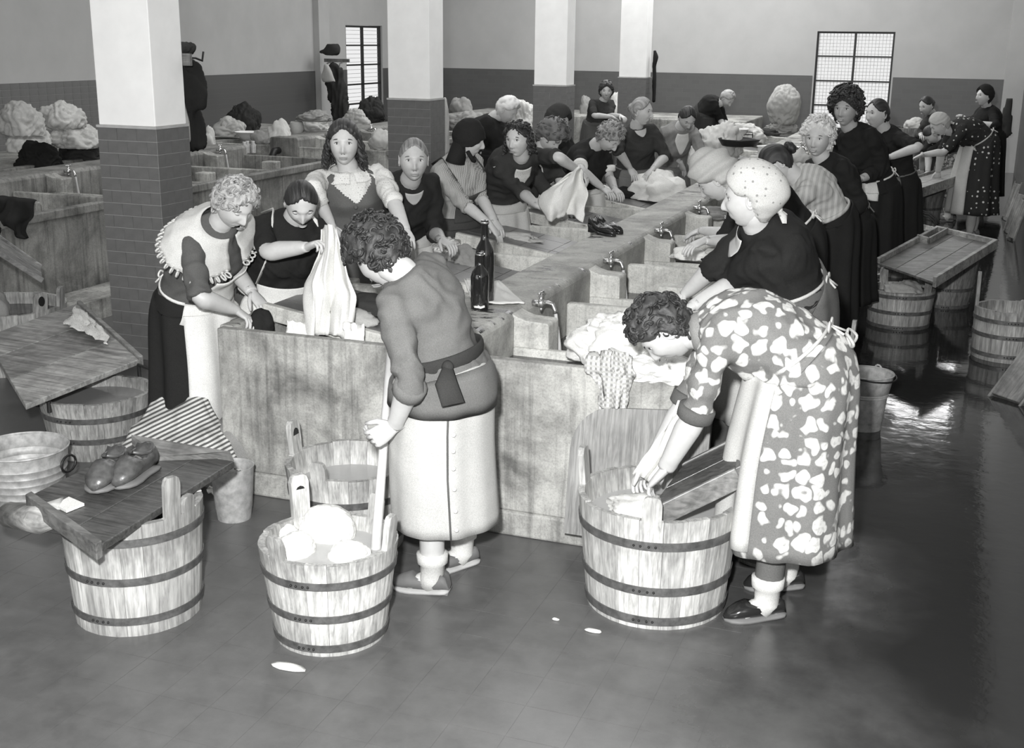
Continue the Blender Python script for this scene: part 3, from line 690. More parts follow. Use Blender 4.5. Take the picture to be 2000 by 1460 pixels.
def drape(name, label, fn, nu, nv, mat, cat='cloth', th=.006, fold=.012, ff=18, seed=0, group=None, parent=None, off=None):
    mb = MB()
    def f(u, v):
        p = V(fn(u, v)); return p+V((noise.noise(V((u*ff, v*ff*.3, seed)))*fold, noise.noise(V((u*ff+9, v*ff*.3, seed)))*fold, noise.noise(V((u*ff*.7, v*ff*.7, seed+5)))*fold*.6))
    mb.grid(f, nu, nv); o = obj(name, mb, mat, parent, True, off); solid(o, th)
    if cat: tag(o, label, cat, group)
    return o
def quad(a, b, c, d):
    a, b, c, d = V(a), V(b), V(c), V(d)
    return lambda u, v: (a*(1-u)+b*u)*(1-v)+(d*(1-u)+c*u)*v
def lay(pts, z):   # flat quad on a level surface from four picture corners
    return quad(*[G(x, y, z) for x, y in pts])

# linen in tub B (mounds)
M_wet = fab('soaked_white_linen', .82, rough=.35)
for k, (px, py, sx, sy, sz, lab) in enumerate(((640, 1040, .115, .10, .085, 'biggest round mound of soaked white linen in the front tub'), (577, 1075, .075, .09, .055, 'soaked white linen lump by the low handle of the front tub'), (685, 1090, .085, .06, .055, 'soaked white linen lump at the near rim under the stick'), (560, 1045, .05, .05, .04, 'small lump of linen by the holed handle'))):
    heap('wet_linen', lab, G(px, py+6, .315), (sx, sy, sz), M_wet, k+1, .10, 'laundry', 'soaked linen in the front tub', 5, 2.5, .3)
heap('suds', 'white suds and cloth in the largest tub under the washing hands', (-1.06, 4.46, .355), (.15, .12, .04), M_wet, 9, .3, 'laundry', None, 4, 6)
# striped cloth over the tub group, left
def striped(u, v):
    px = lerp_(lerp_(300, 405, u), lerp_(232, 492, u), v); py = lerp_(780, 895, v)-14*math.sin(PI*u)*(1-v)-40*max(0, .3-u)*v*2+max(0, u-.70)*v*170
    q = U(px, py, 5.0-.40*v); q.z += .02*math.sin(9*u+6*v)*math.sin(7*v+1); return q
def lerp_(a, b, t): return a+(b-a)*t
drape('striped_cloth', 'black and white striped cloth thrown over washing behind the front left board', striped, 48, 36, fab('striped_ticking', .72, 'stripe', 15, .12, rot=(0,.5,.4)), th=.006, fold=.022, ff=7, seed=3)
heap('laundry_bundle', 'grey bundle lying beneath the striped cloth', (-3.28, 4.90, .0), (.18, .14, .24), M_grey, 5, .15, fs=3)
drape('white_cloth', 'white cloth hanging out under the striped cloth above the small pail', quad(U(405,955,4.5), U(463,925,4.55), U(460,965,4.55), U(425,975,4.5)), 14, 12, M_white, fold=.03, ff=9, seed=8)
# rag on pale board
drape('patterned_rag', 'speckled rag hanging over the edge of the large pale board', lay([(150,596),(200,640),(215,672),(125,632)], .485), 18, 12, fab('speckled_rag', .75, 'dots', 60, .2), fold=.03, ff=9, seed=2)
def lerp_(a, b, t): return a+(b-a)*t
drape('dark_cloth', 'black cloth hanging over the rim of the dark trough at the left edge', lambda u, v: X(-40+lerp_(112, 92+14*math.sin(v*7), v)*u, 378+12*u*(1-v)+lerp_(0, 78+14*math.sin(u*9), v), -6.70+.03*math.sin(u*11)+(-.06 if v < .04 else 0)), 24, 18, M_black, fold=.035, ff=8, seed=12)
heap('cloth', 'light cloth hanging in the tub at the left edge', (-6.12, 6.15, .33), (.25, .16, .22), M_grey, 31, .25, 'cloth')
# cloths at the left basins of the main trough
heap('wet_cloth', 'dark wet garment under the hands of the woman with the crocheted collar', U(505, 640, 5.05)+V((0,0,-.05)), (.08, .08, .09), M_black, 13, .22, 'laundry', fs=4)
heap('wet_cloth', 'grey wet garment at the front left corner of the trough', U(470, 640, 5.0)+V((0,0,-.05)), (.10, .09, .06), M_grey, 14, .22, 'laundry', fs=4)
drape('towel', 'white towel hanging over the low block left of the lifted sheet', lambda u, v: U(560+42*u, 625+40*v+6*u, 5.12-.05*v), 10, 14, M_white, fold=.015, ff=8, seed=4)
drape('towel', 'white towel hanging over the low block right of the lifted sheet', lambda u, v: U(672+40*u, 628+42*v+6*u, 5.06-.05*v), 10, 14, M_white, fold=.015, ff=8, seed=6)
heap('wet_cloth', 'dark wet laundry in the front basin behind the curly head', U(712, 590, 5.5)+V((0,0,-.05)), (.14, .11, .06), M_dark, 15, .25, 'laundry', fs=4)
heap('wet_cloth', 'light folded laundry beside the dark wet laundry in the front basin', U(690, 625, 5.35)+V((0,0,-.03)), (.14, .12, .06), M_lgrey, 16, .25, 'laundry', fs=4)
# the sheet lifted by the black-dress woman
def sheet(u, v):
    wl = lerp_(628, 598, min(1, v*2)); wr_ = lerp_(650, 700, min(1, v*1.7)) if v < .62 else lerp_(700, 672, (v-.62)/.38)
    return U(lerp_(wl, wr_, u)+5*math.sin(6*v+2*u), 448+215*v-10*math.sin(PI*u), 5.12+.035*math.sin(u*9+v*4)+.012*math.sin(u*23+v*2))
drape('white_sheet', 'long white sheet lifted out of the basin by the woman in black', sheet, 36, 30, M_white, fold=.02, ff=10, seed=11)
# ridge things
def bottle(label, p, h, r):
    t = root('glass_bottle', p, label, 'bottle', 'dark bottles on the ridge')
    g, nt, b = newmat('bottle_glass'); b.inputs['Base Color'].default_value = g4(.012); b.inputs['Roughness'].default_value = .05; b.inputs['Coat Weight'].default_value = .6
    obj('glass', MB().lathe([(.001,.0),(r*.95,0),(r,.01),(r,h*.58),(r*.85,h*.67),(r*.45,h*.76),(r*.36,h*.83),(r*.34,h*.95),(r*.42,h*.952),(r*.42,h*.985),(r*.36,h),(.001,h*.985)], 24), g, t, True, auto=.9)
    obj('lip', MB().lathe([(r*.33,h*.962),(r*.46,h*.962),(r*.46,h*.985),(r*.33,h*.985)], 18), M_chrome, t, True)
bottle('taller dark glass bottle on the concrete ridge', G(946, 592, RZ), .41, .048)
bottle('shorter dark glass bottle on the ridge, in front of the taller one', G(937, 602, RZ), .27, .044)
drape('white_cloth', 'thin white cloth spread on the ridge behind the bottles', lay([(948,552),(975,548),(1025,592),(948,592)], RZ+.014), 20, 14, fab('thin_white_cloth', .7, 'check', 10, .6), fold=.012, ff=6, seed=7)
drape('patterned_cloth', 'patterned strip of cloth beside the bottles behind the grey sweater', lambda u, v: G(905+22*v+16*u, 545+55*v, RZ+.02-.0*v), 6, 14, fab('patterned_cotton', .7, 'dots', 45, .12), fold=.02, ff=9, seed=9)
for k, (px, py, a, lab) in enumerate(((1152, 452, -.55, 'black high-heeled shoe on the ridge, the one nearer the basins'), (1163, 448, -.48, 'black high-heeled shoe on the ridge, the one farther from the camera'))):
    p = G(px, py, RZ+.004); o = obj('court_shoe', shoe_mb(Matrix.Identity(4), .25, .06, .045, .037), [M_blksh, M_blksh], None, True)
    o.location = p; o.rotation_euler = (0, 0, a); tag(o, lab, 'shoe', 'black high-heeled shoes on the ridge')
# laundry on rubbing boards etc.
def hp(px, py, z, size, mat, seed, label, **k):
    return heap(k.pop('name', 'laundry'), label, G(px, py, z), size, mat, seed, k.pop('amp', .40), k.pop('cat', 'laundry'), **k)
M_chk = fab('checked_cotton', .72, 'check', 14, .3)
hp(865, 500, .80, (.13, .11, .08), M_chk, 21, 'checked light cloth in the basin by the old woman in black')
hp(905, 520, .78, (.15, .13, .08), M_grey, 22, 'grey cloth lying on the rubbing board behind the bottles')
hp(1000, 468, .80, (.22, .07, .035), M_lgrey, 23, 'thin pale cloth stretched on the rubbing board by the kerchiefed woman')
hp(1180, 388, .80, (.17, .10, .08), M_white, 24, 'white cloth rubbed on the board by the woman in short sleeves')
hp(1225, 385, .80, (.16, .10, .06), M_black, 25, 'black cloth next to the white one on the far rubbing board')
hp(1285, 388, .80, (.24, .17, .16), M_white, 26, 'white linen heaped at the far basin near the ridge')
hp(1258, 366, .84, (.28, .16, .12), M_lgrey, 27, 'pale twisted cloth under the hands of the fair haired washer')
hp(1400, 425, .84, (.16, .12, .05), M_grey, 28, 'grey cloth on the ridge side of the far right basin')
heap('white_sheet', 'white linen piled on the slab beside the head of the bending woman', (-1.33, 5.12, .80), (.25, .20, .16), M_white, 29, .30, 'laundry', fs=4, sub=5)
heap('white_sheet', 'white linen spread on the corner of the slab under the chin of the bending woman', (-1.12, 4.90, .80), (.20, .12, .07), M_white, 30, .35, 'laundry', fs=4, sub=5)
drape('checked_cloth', 'checked tea cloth hanging over the front slab beside the bending woman', lambda u, v: U(1150+ (85-55*max(0, v-.35))*u+22*v, 690+112*v-6*math.sin(u*PI), 4.77-.03*math.sin(PI*u)*v+.12*max(0, .15-v)), 24, 24, M_chk, fold=.05, ff=8, seed=15)
heap('white_cloth', 'wet white cloth in the hands of the kerchiefed woman at the second basin', G(1345, 505, .82), (.13, .06, .05), M_white, 33, .3, 'laundry')
# bundles on the back troughs
M_b1 = fab('bundle_cloth', .50); M_b2 = fab('bundle_cloth_grey', .30); M_b3 = fab('pale_bundle', .62)
def pile(px, pb, z, hw, h, mt, lb, seed, fs=3.4, name='laundry_bundle', cat='bundle', amp=.30, flat=.35, sub=None):
    sub = sub or (5 if hw > 26 else 4); p = G(px, pb, z); d = (p-CAM).dot(fw); sx = hw*d/FPX; sz = h*d/FPX/1.5
    return heap(name, lb, p+V((0, sx*.45, -.01)), (sx, sx*.75, sz), mt, seed, amp, cat, None, sub, fs, flat)
B = [(1402, 305, .85, 42, 66, M_b3, 'tall knotted heap of pale sheets behind the washer in the light jumper'), (1455, 276, .85, 38, 34, M_b3, 'lower pale heap behind the bowls'),
 (1350, 322, .85, 24, 38, M_b1, 'cloth pile between the arms of the washer in the light jumper'), (1560, 333, .85, 20, 40, M_b1, 'pale cloth behind the head of the white-haired woman'),
 (1497, 263, .85, 24, 13, M_dark, 'dark flat garment on the far trough end'), (1523, 258, .85, 32, 20, M_b2, 'mixed cloths under the upright sack'),
 (30, 262, 1.22, 46, 62, M_b1, 'rounded sack at the left edge against the wall'), (108, 250, 1.24, 46, 50, M_b3, 'large rolled white bundle on top of the pillow-like sack'),
 (135, 287, .98, 52, 46, M_b3, 'pillow-shaped white sack beneath the rolled bundle'), (45, 294, .95, 42, 52, M_b3, 'crumpled white washing at the left edge'),
 (62, 328, .80, 46, 52, M_black, 'black garment draped below the white bundles'), (145, 316, .80, 46, 38, M_dark, 'dark folded cloth behind the nearest column'),
 (468, 256, .80, 34, 56, M_dark, 'big dark bundle against the left wall'), (440, 264, .85, 33, 34, M_b1, 'light grey crumpled cloth beside the enamel bowl'),
 (402, 297, .85, 17, 46, M_b3, 'white cloth by the coats on the nearest column'), (505, 279, .85, 20, 26, M_b2, 'grey cloth leaning by the enamel bowl'),
 (540, 279, .85, 24, 42, M_b3, 'white crumpled bundle beside the round pot'), (602, 262, .85, 40, 36, M_b1, 'wide pale sack on the back trough'),
 (608, 236, 1.10, 34, 20, M_b2, 'grey folded blanket on top of the wide pale sack'), (690, 247, .85, 27, 32, M_b1, 'striped grey bundle by the left window'),
 (722, 238, .85, 30, 46, M_dark, 'dark clothes heaped under the left window'), (738, 290, .85, 22, 36, M_b1, 'pale cloth right of the woman in the waistcoat'),
 (898, 226, .85, 24, 36, M_b2, 'grey heap beside the second column'), (912, 254, .85, 46, 34, M_b2, 'long grey heap on the rear trough'),
 (955, 247, .85, 44, 20, M_b1, 'flat pale cloths on the rear trough'), (1016, 250, .85, 27, 50, M_b3, 'big white bundle left of the third column'),
 (1142, 222, .84, 12, 34, M_b2, 'grey bag behind the third column'), (1202, 222, .84, 15, 40, M_b3, 'pale bundle beside the fourth column'),
 (1394, 224, .84, 18, 16, M_dark, 'dark folded blankets on the bench behind the bent woman')]
for k, (px, pb, z, hw, h, mt, lb) in enumerate(B): pile(px, pb, z, hw, h, mt, lb, 40+k)
pile(1526, 242, .98, 31, 74, M_sack, 'upright pale sack standing on the far trough', 61, 2.2, 'sack', 'sack', .16, .8, 5)
tub('wooden_tub', 'dark tub at the far right with a pale sheet on it', (G(1786, 250, .8).x, G(1786, 250, .8).y+.2, 0), .36, .30, .80, 22, [.2, .6], (), None, M_stave2, 0)
pile(1786, 250, .80, 20, 20, M_b1, 'pale sheet behind the bent women on the far right', 77)
# enamel bowls, bowls and bucket on the far trough
def bowl(label, p, r, h, mat): lathe_obj('enamel_bowl', label, 'bowl', p, [(.001,.004),(r*.45,.0),(r*.5,.006),(r*.8,h*.5),(r*.98,h*.95),(r*1.06,h),(r*1.06,h+.004)], mat)
M_en = plain('white_enamel', .78, .2, 0, .02)
bowl('white enamel bowl among the cloths behind the nearest column', U(485, 272, 14.3), .17, .10, M_en)
bowl('white enamel bowl held in a wire stand on the far trough', U(1441, 268, 15.0), .13, .10, M_en)
lathe_obj('dark_basin', 'dark round basin below the enamel bowl on the far trough', 'basin', U(1443, 284, 14.6), [(.001,0),(.20,0),(.24,.06),(.25,.08)], M_iron)
lathe_obj('enamel_bucket', 'white enamel bucket holding things behind the dark bun', 'bucket', U(1505, 330, 13.4), [(.001,0),(.12,0),(.155,.24),(.165,.245)], M_en)
lathe_obj('clay_pot', 'round pot lying beside the white bundle on the back trough', 'pot', U(580, 262, 14.6), [(.001,0),(.07,0),(.10,.08),(.085,.16),(.07,.17)], M_b1)
wr = MB()
for z in (0, .03): wr.tube([U(1432, 262, 14.9)+V((.0,0,z)), U(1470, 263, 15.0)+V((0,0,z))], .006, 6)
wr.tube([U(1432, 275, 14.9), U(1432, 259, 14.9)], .007, 6).tube([U(1470, 275, 15), U(1470, 260, 15)], .007, 6)
tag(obj('wire_stand', wr, M_iron, None, True), 'thin wire stand around the enamel bowl on the far trough', 'stand')
# elbow pipe on the back trough end
tag(obj('drain_pipe', MB().tube([V((-8.25, 13.66, .78)), V((-8.25, 13.55, .78)), V((-8.25, 13.50, .72)), V((-8.25, 13.5, .0))], .045, 10), M_iron, None, True), 'dark elbow drain pipe on the end of the far left trough', 'pipe')
for k, (px, py) in enumerate(((478, 300), (484, 298), (495, 298))):
    bottle_p = G(px, py, .84)
    lathe_obj('glass_jar', ['small clear jar on the dark trough nearest the column', 'middle small clear jar on the dark trough', 'small clear jar on the dark trough nearest the woman in the waistcoat'][k], 'jar', bottle_p, [(.001,0),(.03,0),(.032,.09),(.018,.12),(.02,.14)], M_metal)
# hanging coats and hats
def hang(name, label, cat, pts, mat, seed=0, th=.10, fold=.02, vox=.02):
    """pts: rows of (px_left, px_right, py) at depth y -> a hanging soft solid"""
    mb = MB(); rs = []
    for (a, b, py, y) in pts:
        A, Bp = U(a, py, y), U(b, py, y); c = (A+Bp)/2; hw = (Bp-A).length/2; d = (Bp-A).normalized(); e = V((0,1,0))
        rs.append([c+d*hw*math.cos(q)+e*(th/2)*math.sin(q) for q in [2*PI*k/20 for k in range(20)]])
    mb.rings(rs); me = fuse(mb, vox, 2, fold, 8, seed, V((1,1,.25))); me.materials.append(mat); o = link(name, me); tag(o, label, cat); return o
hang('hanging_coat', 'long black coat hanging on the side of the nearest column', 'coat', [(354,368,122,7.35),(352,380,128,7.35),(351,389,142,7.35),(350,395,165,7.35),(350,403,204,7.35),(350,402,209,7.35),(351,388,214,7.35),(352,392,250,7.35),(352,397,278,7.35),(356,395,288,7.35)], M_black, 3, .16, .05, .014)
hang('hanging_shawl', 'pale shawl hanging behind the edge of the nearest column', 'shawl', [(347,354,195,7.2),(347,362,215,7.2),(350,368,250,7.2),(358,368,278,7.2)], M_lgrey, 4, .08, .01, .012)
rkc = root('hat_rack', (-5.0, 7.10, U(360, 118, 7.3).z), 'dark wooden coat rack on the back of the nearest column', 'rack')
obj('rack_board', MB().box((-.32, .005, -.03), (.05, .03, .05)), M_board3, rkc)
for i in range(3): obj('hook', MB().tube([(-.24+.12*i, .03, .02), (-.24+.12*i, .14, .02), (-.24+.12*i, .22, .0), (-.24+.12*i, .24, .06)], .008, 6), M_iron, rkc, True)
hang('hanging_hat', 'dark hat on the rack above the black coat at the nearest column', 'hat', [(352,372,84,7.3),(350,378,90,7.3),(350,377,98,7.3),(350,366,106,7.3)], M_dark, 5, .2, .02, .012)
hang('hanging_coat', 'grey and black coats hanging at the corner of the left wall', 'coat', [(648,656,124,19.6),(640,668,138,19.6),(638,672,160,19.6),(640,676,185,19.6),(650,680,205,19.6),(652,682,236,19.6)], M_dark, 6, .2, .08, .025)
hang('hanging_bag', 'light checked bag on the hook beside the coats on the left wall', 'bag', [(634,640,125,19.3),(627,652,148,19.3),(630,656,160,19.3)], M_lgrey, 8, .1, .01, .02)
hang('hanging_hat', 'broad-brimmed dark hat on the rack at the corner of the left wall', 'hat', [(640,660,86,19.6),(636,664,93,19.6),(622,664,102,19.6),(640,658,108,19.6)], M_dark, 7, .25, .01, .03)
rk = MB().box((0,0,0),(.5,.03,.06)); 
for i in range(2): rk.tube([(.12+.25*i,0,.0),(.12+.25*i,-.10,-.02),(.12+.25*i,-.12,-.08),(.12+.25*i,-.08,-.11)], .012, 6)
o = obj('hat_rack', rk, M_board3, None); o.location = U(633, 121, 19.68); tag(o, 'wooden hat rack with hooks on the corner of the left wall', 'rack')
hang('hanging_coat', 'dark coat hanging in the shade of the fourth column', 'coat', [(1276,1281,98,20.1),(1276,1286,112,20.1),(1274,1282,130,20.1),(1274,1280,200,20.1)], M_black, 9, .1, .01, .02)
hang('hanging_coat', 'dark coat hanging on the right wall by the far corner', 'coat', [(1966,1978,190,21),(1955,1978,225,21),(1945,1978,262,21),(1942,1966,272,21)], M_dark, 10, .06, .01, .03)
hang('hanging_cloth', 'long pale towel hanging at the side of the second column', 'towel', [(865,870,190,11.6),(865,876,215,11.6),(866,877,260,11.6),(868,876,300,11.6)], M_lgrey, 11, .08, .01, .015)
# litter and damp patches on the floor
for k, (px, py, s_, lb) in enumerate(((562, 1302, .07, 'scrap of white paper on the floor before the linen tub'), (1158, 1232, .035, 'tiny white scrap on the floor left of the largest tub'), (1085, 1210, .015, 'small white crumb on the floor behind the scrap'))):
    heap('paper_scrap', lb, G(px, py, .002), (s_, s_*.4, .006), M_white, 90+k, .3, 'litter', sub=2)

# ================================================================== people
def g1(x, s): return math.exp(-(x/s)**2)
def sst(a, b, x):
    t = max(0, min(1, (x-a)/(b-a))); return t*t*(3-2*t)
def lerp(a, b, t): return a+(b-a)*t
def pl(x, pts):
    for (x0, y0), (x1, y1) in zip(pts, pts[1:]):
        if x <= x1: return lerp(y0, y1, max(0, (x-x0)/(x1-x0)))
    return pts[-1][1]
def face_pt(d, full=0.):
    """point of the head surface (m) in direction d; x right, y face, z up"""
    x, y, z = d
    px, py, pz = .0745*x, .094*y, .112*z
    zz = z
    if zz < 0:
        t = -zz
        px *= 1-(.30-full*.14)*t**1.7
        if y < 0: py *= 1-.50*t
        else: py *= 1-.10*t
    if y > 0:
        py *= 1-.10*(1-abs(x))*max(0, zz)
        fy = sst(0, .5, y)
        k = 0
        k += .0045*g1(pz-.030, .011)*g1(px, .045)
        k -= .0105*(g1(px-.031, .015)+g1(px+.031, .015))*g1(pz-.010, .012)
        nz = (sst(.020, -.030, pz) if pz > -.030 else sst(-.045, -.033, pz))
        k += nz*(.023*g1(px, .0105)+.007*g1(abs(px)-.012, .007)*g1(pz+.033, .010))
        k += .006*(g1(px-.042, .020)+g1(px+.042, .020))*g1(pz+.026, .022)
        k += .007*g1(px, .024)*g1(pz+.064, .012) - .005*g1(px, .024)*g1(pz+.0635, .0024)
        k -= .004*g1(px, .02)*g1(pz+.080, .007)
        k += .010*g1(px, .020)*g1(pz+.098, .016)
        k -= .002*(g1(abs(px)-.030, .006))*g1(pz+.052, .014)
        py += k*fy
    return V((px, py, pz))
HL = [(0, .73), (.3, .67), (.6, .54), (.9, .38), (1.15, .20), (1.4, .14), (1.62, .10), (1.76, -.25), (2.0, -.58), (2.3, -.74), (3.2, -.80)]
def hairy(d, shift=0.):
    a = abs(math.atan2(d[0], d[1])); return d[2]-pl(a, HL)-shift
def headgrid(fn, nu=56, nv=56, k=.72):
    vv = []; ff = []
    for j in range(1, nv):
        th = PI*j/nv
        for i in range(nu):
            u = -PI+2*PI*i/nu; a = u-k*math.sin(u)
            vv.append(fn((math.sin(a)*math.sin(th), math.cos(a)*math.sin(th), math.cos(th))))
    for j in range(nv-2):
        for i in range(nu):
            i2 = (i+1) % nu; ff.append((j*nu+i, (j+1)*nu+i, (j+1)*nu+i2, j*nu+i2))
    ff.append(tuple(range(nu))); ff.append(tuple(reversed([(nv-2)*nu+i for i in range(nu)])))
    return vv, ff
def rotm(yaw, pitch, roll=0.):
    """local x right, y forward, z up; yaw = compass of y axis in degrees from +x"""
    return Matrix.Rotation(math.radians(yaw-90), 4, 'Z') @ Matrix.Rotation(math.radians(pitch), 4, 'X') @ Matrix.Rotation(math.radians(roll), 4, 'Y')
def ik(S, W, L1, L2, hint):
    """elbow between S and W whose picture position is nearest to hint (px,py)"""
    d = W-S; D = d.length
    if D > (L1+L2)*.995: k = D/((L1+L2)*.995); L1 *= k; L2 *= k
    a = (L1*L1-L2*L2+D*D)/(2*D); r = math.sqrt(max(1e-6, L1*L1-a*a)); n = d.normalized(); c = S+n*a
    u = n.orthogonal().normalized(); v = n.cross(u); best = None
    for i in range(48):
        q = 2*PI*i/48; p = c+u*r*math.cos(q)+v*r*math.sin(q); e = p-CAM; z = e.dot(fw)
        x = 1000+FPX*e.dot(cR)/z; y = 730+FPX*e.dot(cD)/z; s = (x-hint[0])**2+(y-hint[1])**2-(10*p.z*0)
        s += 40*p.z
        if best is None or s < best[0]: best = (s, p)
    return best[1]
def cr(pts, n=4):
    pts = [V(p) for p in pts]; out = []
    for i in range(len(pts)-1):
        p0 = pts[max(0, i-1)]; p1 = pts[i]; p2 = pts[i+1]; p3 = pts[min(len(pts)-1, i+2)]
        for k in range(n):
            t = k/n; out.append(.5*((2*p1)+(p2-p0)*t+(2*p0-5*p1+4*p2-p3)*t*t+(3*p1-p0-3*p2+p3)*t**3))
    out.append(pts[-1]); return out
def hand_mb(mb, W, u, nrm, side, s=1., curl=.5, spread=1.):
    """u: finger direction, nrm: palm normal, side: +1/-1 thumb side sign"""
    u = V(u).normalized(); nrm = V(nrm); nrm = (nrm-u*nrm.dot(u)).normalized(); t = u.cross(nrm)*side
    mb.tube([W-u*.03*s, W+u*.005*s, W+u*.03*s, W+u*.06*s, W+u*.085*s, W+u*.093*s], [(.026*s,.021*s),(.026*s,.020*s),(.034*s,.018*s),(.040*s,.016*s),(.040*s,.013*s),(.034*s,.008*s)], 12, nrm)
    for k, (o_, l, r) in enumerate(((.029, .068, .0085), (.010, .078, .0088), (-.010, .073, .0085), (-.028, .057, .0075))):
        p = W+u*.075*s+t*o_*s; d = (u+t*o_*2.6*spread).normalized(); ax = nrm; pts = [p-d*.01*s, p+d*.012*s]; c = 0
        for seg in (.42, .32, .26):
            c += curl*(.9+.08*k); dd = (d*math.cos(c)+ax*math.sin(c)); pts.append(pts[-1]+dd*l*seg*s)
        mb.tube(pts, [r*s, r*s*1.05, r*s, r*s*.92, r*s*.6], 8, t)
    p = W+u*.022*s+t*.026*s; d = (u*.75+t*.75+nrm*.25).normalized()
    p1 = p+d*.032*s; d2 = (u*.95+t*.30+nrm*(.25+curl*.5)).normalized()
    mb.tube([p-d*.02*s, p, p1, p1+d2*.028*s, p1+d2*.052*s], [.013*s, .013*s, .0115*s, .010*s, .006*s], 8, nrm)

def hair_obj(par, Mh, off, mat, style, seed, s, lod):
    T = style.get('thick', .014); amp = style.get('amp', .006); fq = style.get('freq', 30); vol = style.get('vol', 0.); sh = style.get('line', 0.)
    comb = style.get('comb', True); shade = []
    def fn(d):
        hv = hairy(d, sh)+.05*noise.noise(V(d)*9+V((seed, 3, 0))); m = sst(-.06, .10, hv); p = face_pt((d[0], d[1], d[2])); n = V(d)
        if comb:
            q = V((p.x*fq*3.2+noise.noise(p*12+V((seed,0,0)))*1.6, p.y*fq*.16, p.z*fq*.5)); w_ = .6*noise.noise(q+V((seed, 0, 0)))+.5*noise.noise(q*2.3)
        else:
            q0 = p*fq; wq = noise.noise(q0+V((seed,0,0)))*1.6; w_ = 1.1-2.6*abs(noise.noise(p*fq*1.3+V((wq, seed, wq))))+.4*noise.noise(p*fq*3.5)
        t = T+vol*max(0, .4+d[2]*.6)*(.7+.3*abs(d[0]))+amp*w_
        if style.get('part') is not None and d[1] > -.3 and d[2] > .4: t -= .008*g1(p.x-style['part'], .0035)
        shade.append(max(0, min(1, .5+w_*.8)))
        return tuple((p+n*(t*m-.012*(1-m)))*s)
    vv, ff = headgrid(fn, 110 if lod else 40, 76 if lod else 32, .1)
    mb = MB().add(vv, ff, 0, Mh); rr = random.Random(seed)
    if 'bun' in style:
        bx, by, bz, br = style['bun']
        def bn(u, v):
            a, b = u*2*PI, v*PI; n = V((math.cos(a)*math.sin(b), math.sin(a)*math.sin(b), math.cos(b)))
            r = br*(1+.10*math.sin(4*a+7*b)+.08*noise.noise(n*4+V((seed,0,0)))); return (V((bx, by, bz))+V((n.x*r, n.y*r*.75, n.z*r)))*s
        mb.grid(bn, 24, 14, 0, True, Mh)
    nc = int(style.get('curls', 0)*(2.6 if lod else 1.2))
    for _ in range(nc):
        for _t in range(60):
            a = rr.uniform(-PI, PI); z = rr.uniform(style.get('cz', -.7), 1); rho = math.sqrt(max(0, 1-z*z)); d = (math.sin(a)*rho, math.cos(a)*rho, z)
            if hairy(d, sh) > rr.uniform(-.04, .10): break
        p = (face_pt(d)+V(d)*(T+vol*max(0, .4+z*.6)+rr.uniform(-.008, .008)))*s
        n = V(d); t1 = n.orthogonal().normalized(); t1.rotate(Matrix.Rotation(rr.uniform(0, 6.3), 3, n)); t2 = n.cross(t1)
        R0 = style.get('cr', .014)*rr.uniform(.55, 1.0)*s; tw = rr.uniform(-1, 1); m_ = 7; pts = []; arc = rr.uniform(.8, 1.5)*PI; el = rr.uniform(.6, 1.5)
        for k in range(m_):
            q = arc*k/(m_-1); pts.append(p+t1*R0*el*math.cos(q)+t2*R0*math.sin(q)+n*(R0*.5*math.sin(q+tw)))
        r0 = R0*.36; mb.tube(pts, [r0*.3, r0*.8, r0, r0*1.1, r0, r0*.8, r0*.25], 5, None, 0, True, Mh)
    if 'long' in style:      # locks hanging at the sides and the back
        n_, z1, rad = style['long']; n_ = int(n_*1.8)
        for i in range(n_):
            a = PI*.34+(2*PI-PI*.68)*(i+.5*rr.random())/n_; x0 = math.sin(a)*.084; y0 = math.cos(a)*.088-.01; z0 = rr.uniform(.0, .05); pts = []; zz = z1*rr.uniform(.7, 1.05)
            m_ = 18; ph = rr.uniform(0, 6.3); fr_ = rr.uniform(12, 19)
            for k in range(m_):
                t = k/(m_-1); wv = .013*t**.5; o = 1+.30*t*rad
                pts.append(V((x0*o+wv*math.cos(ph+t*fr_), y0*o*.9+wv*math.sin(ph+t*fr_), z0+(zz-z0)*t))*s)
            mb.tube(pts, [.006*s]+[.0105*s*(1-.25*abs(2*k/(m_-1)-1)) for k in range(1, m_-1)]+[.004*s], 6, None, 0, True, Mh)
    o = obj(style.get('name', 'hair'), mb, mat, par, True, off)
    at = o.data.color_attributes.new('strand', 'FLOAT_COLOR', 'POINT'); n = len(mb.v); rr3 = random.Random(seed+1)
    vals = shade+[.5]*(n-len(shade)); c_ = len(shade)
    while c_ < n:
        k_ = rr3.uniform(.1, 1.)
        for q in range(c_, min(n, c_+35)): vals[q] = k_
        c_ += 35
    arr = np.ones((n, 4)); arr[:, 0] = arr[:, 1] = arr[:, 2] = vals; at.data.foreach_set('color', arr.ravel())
    return o

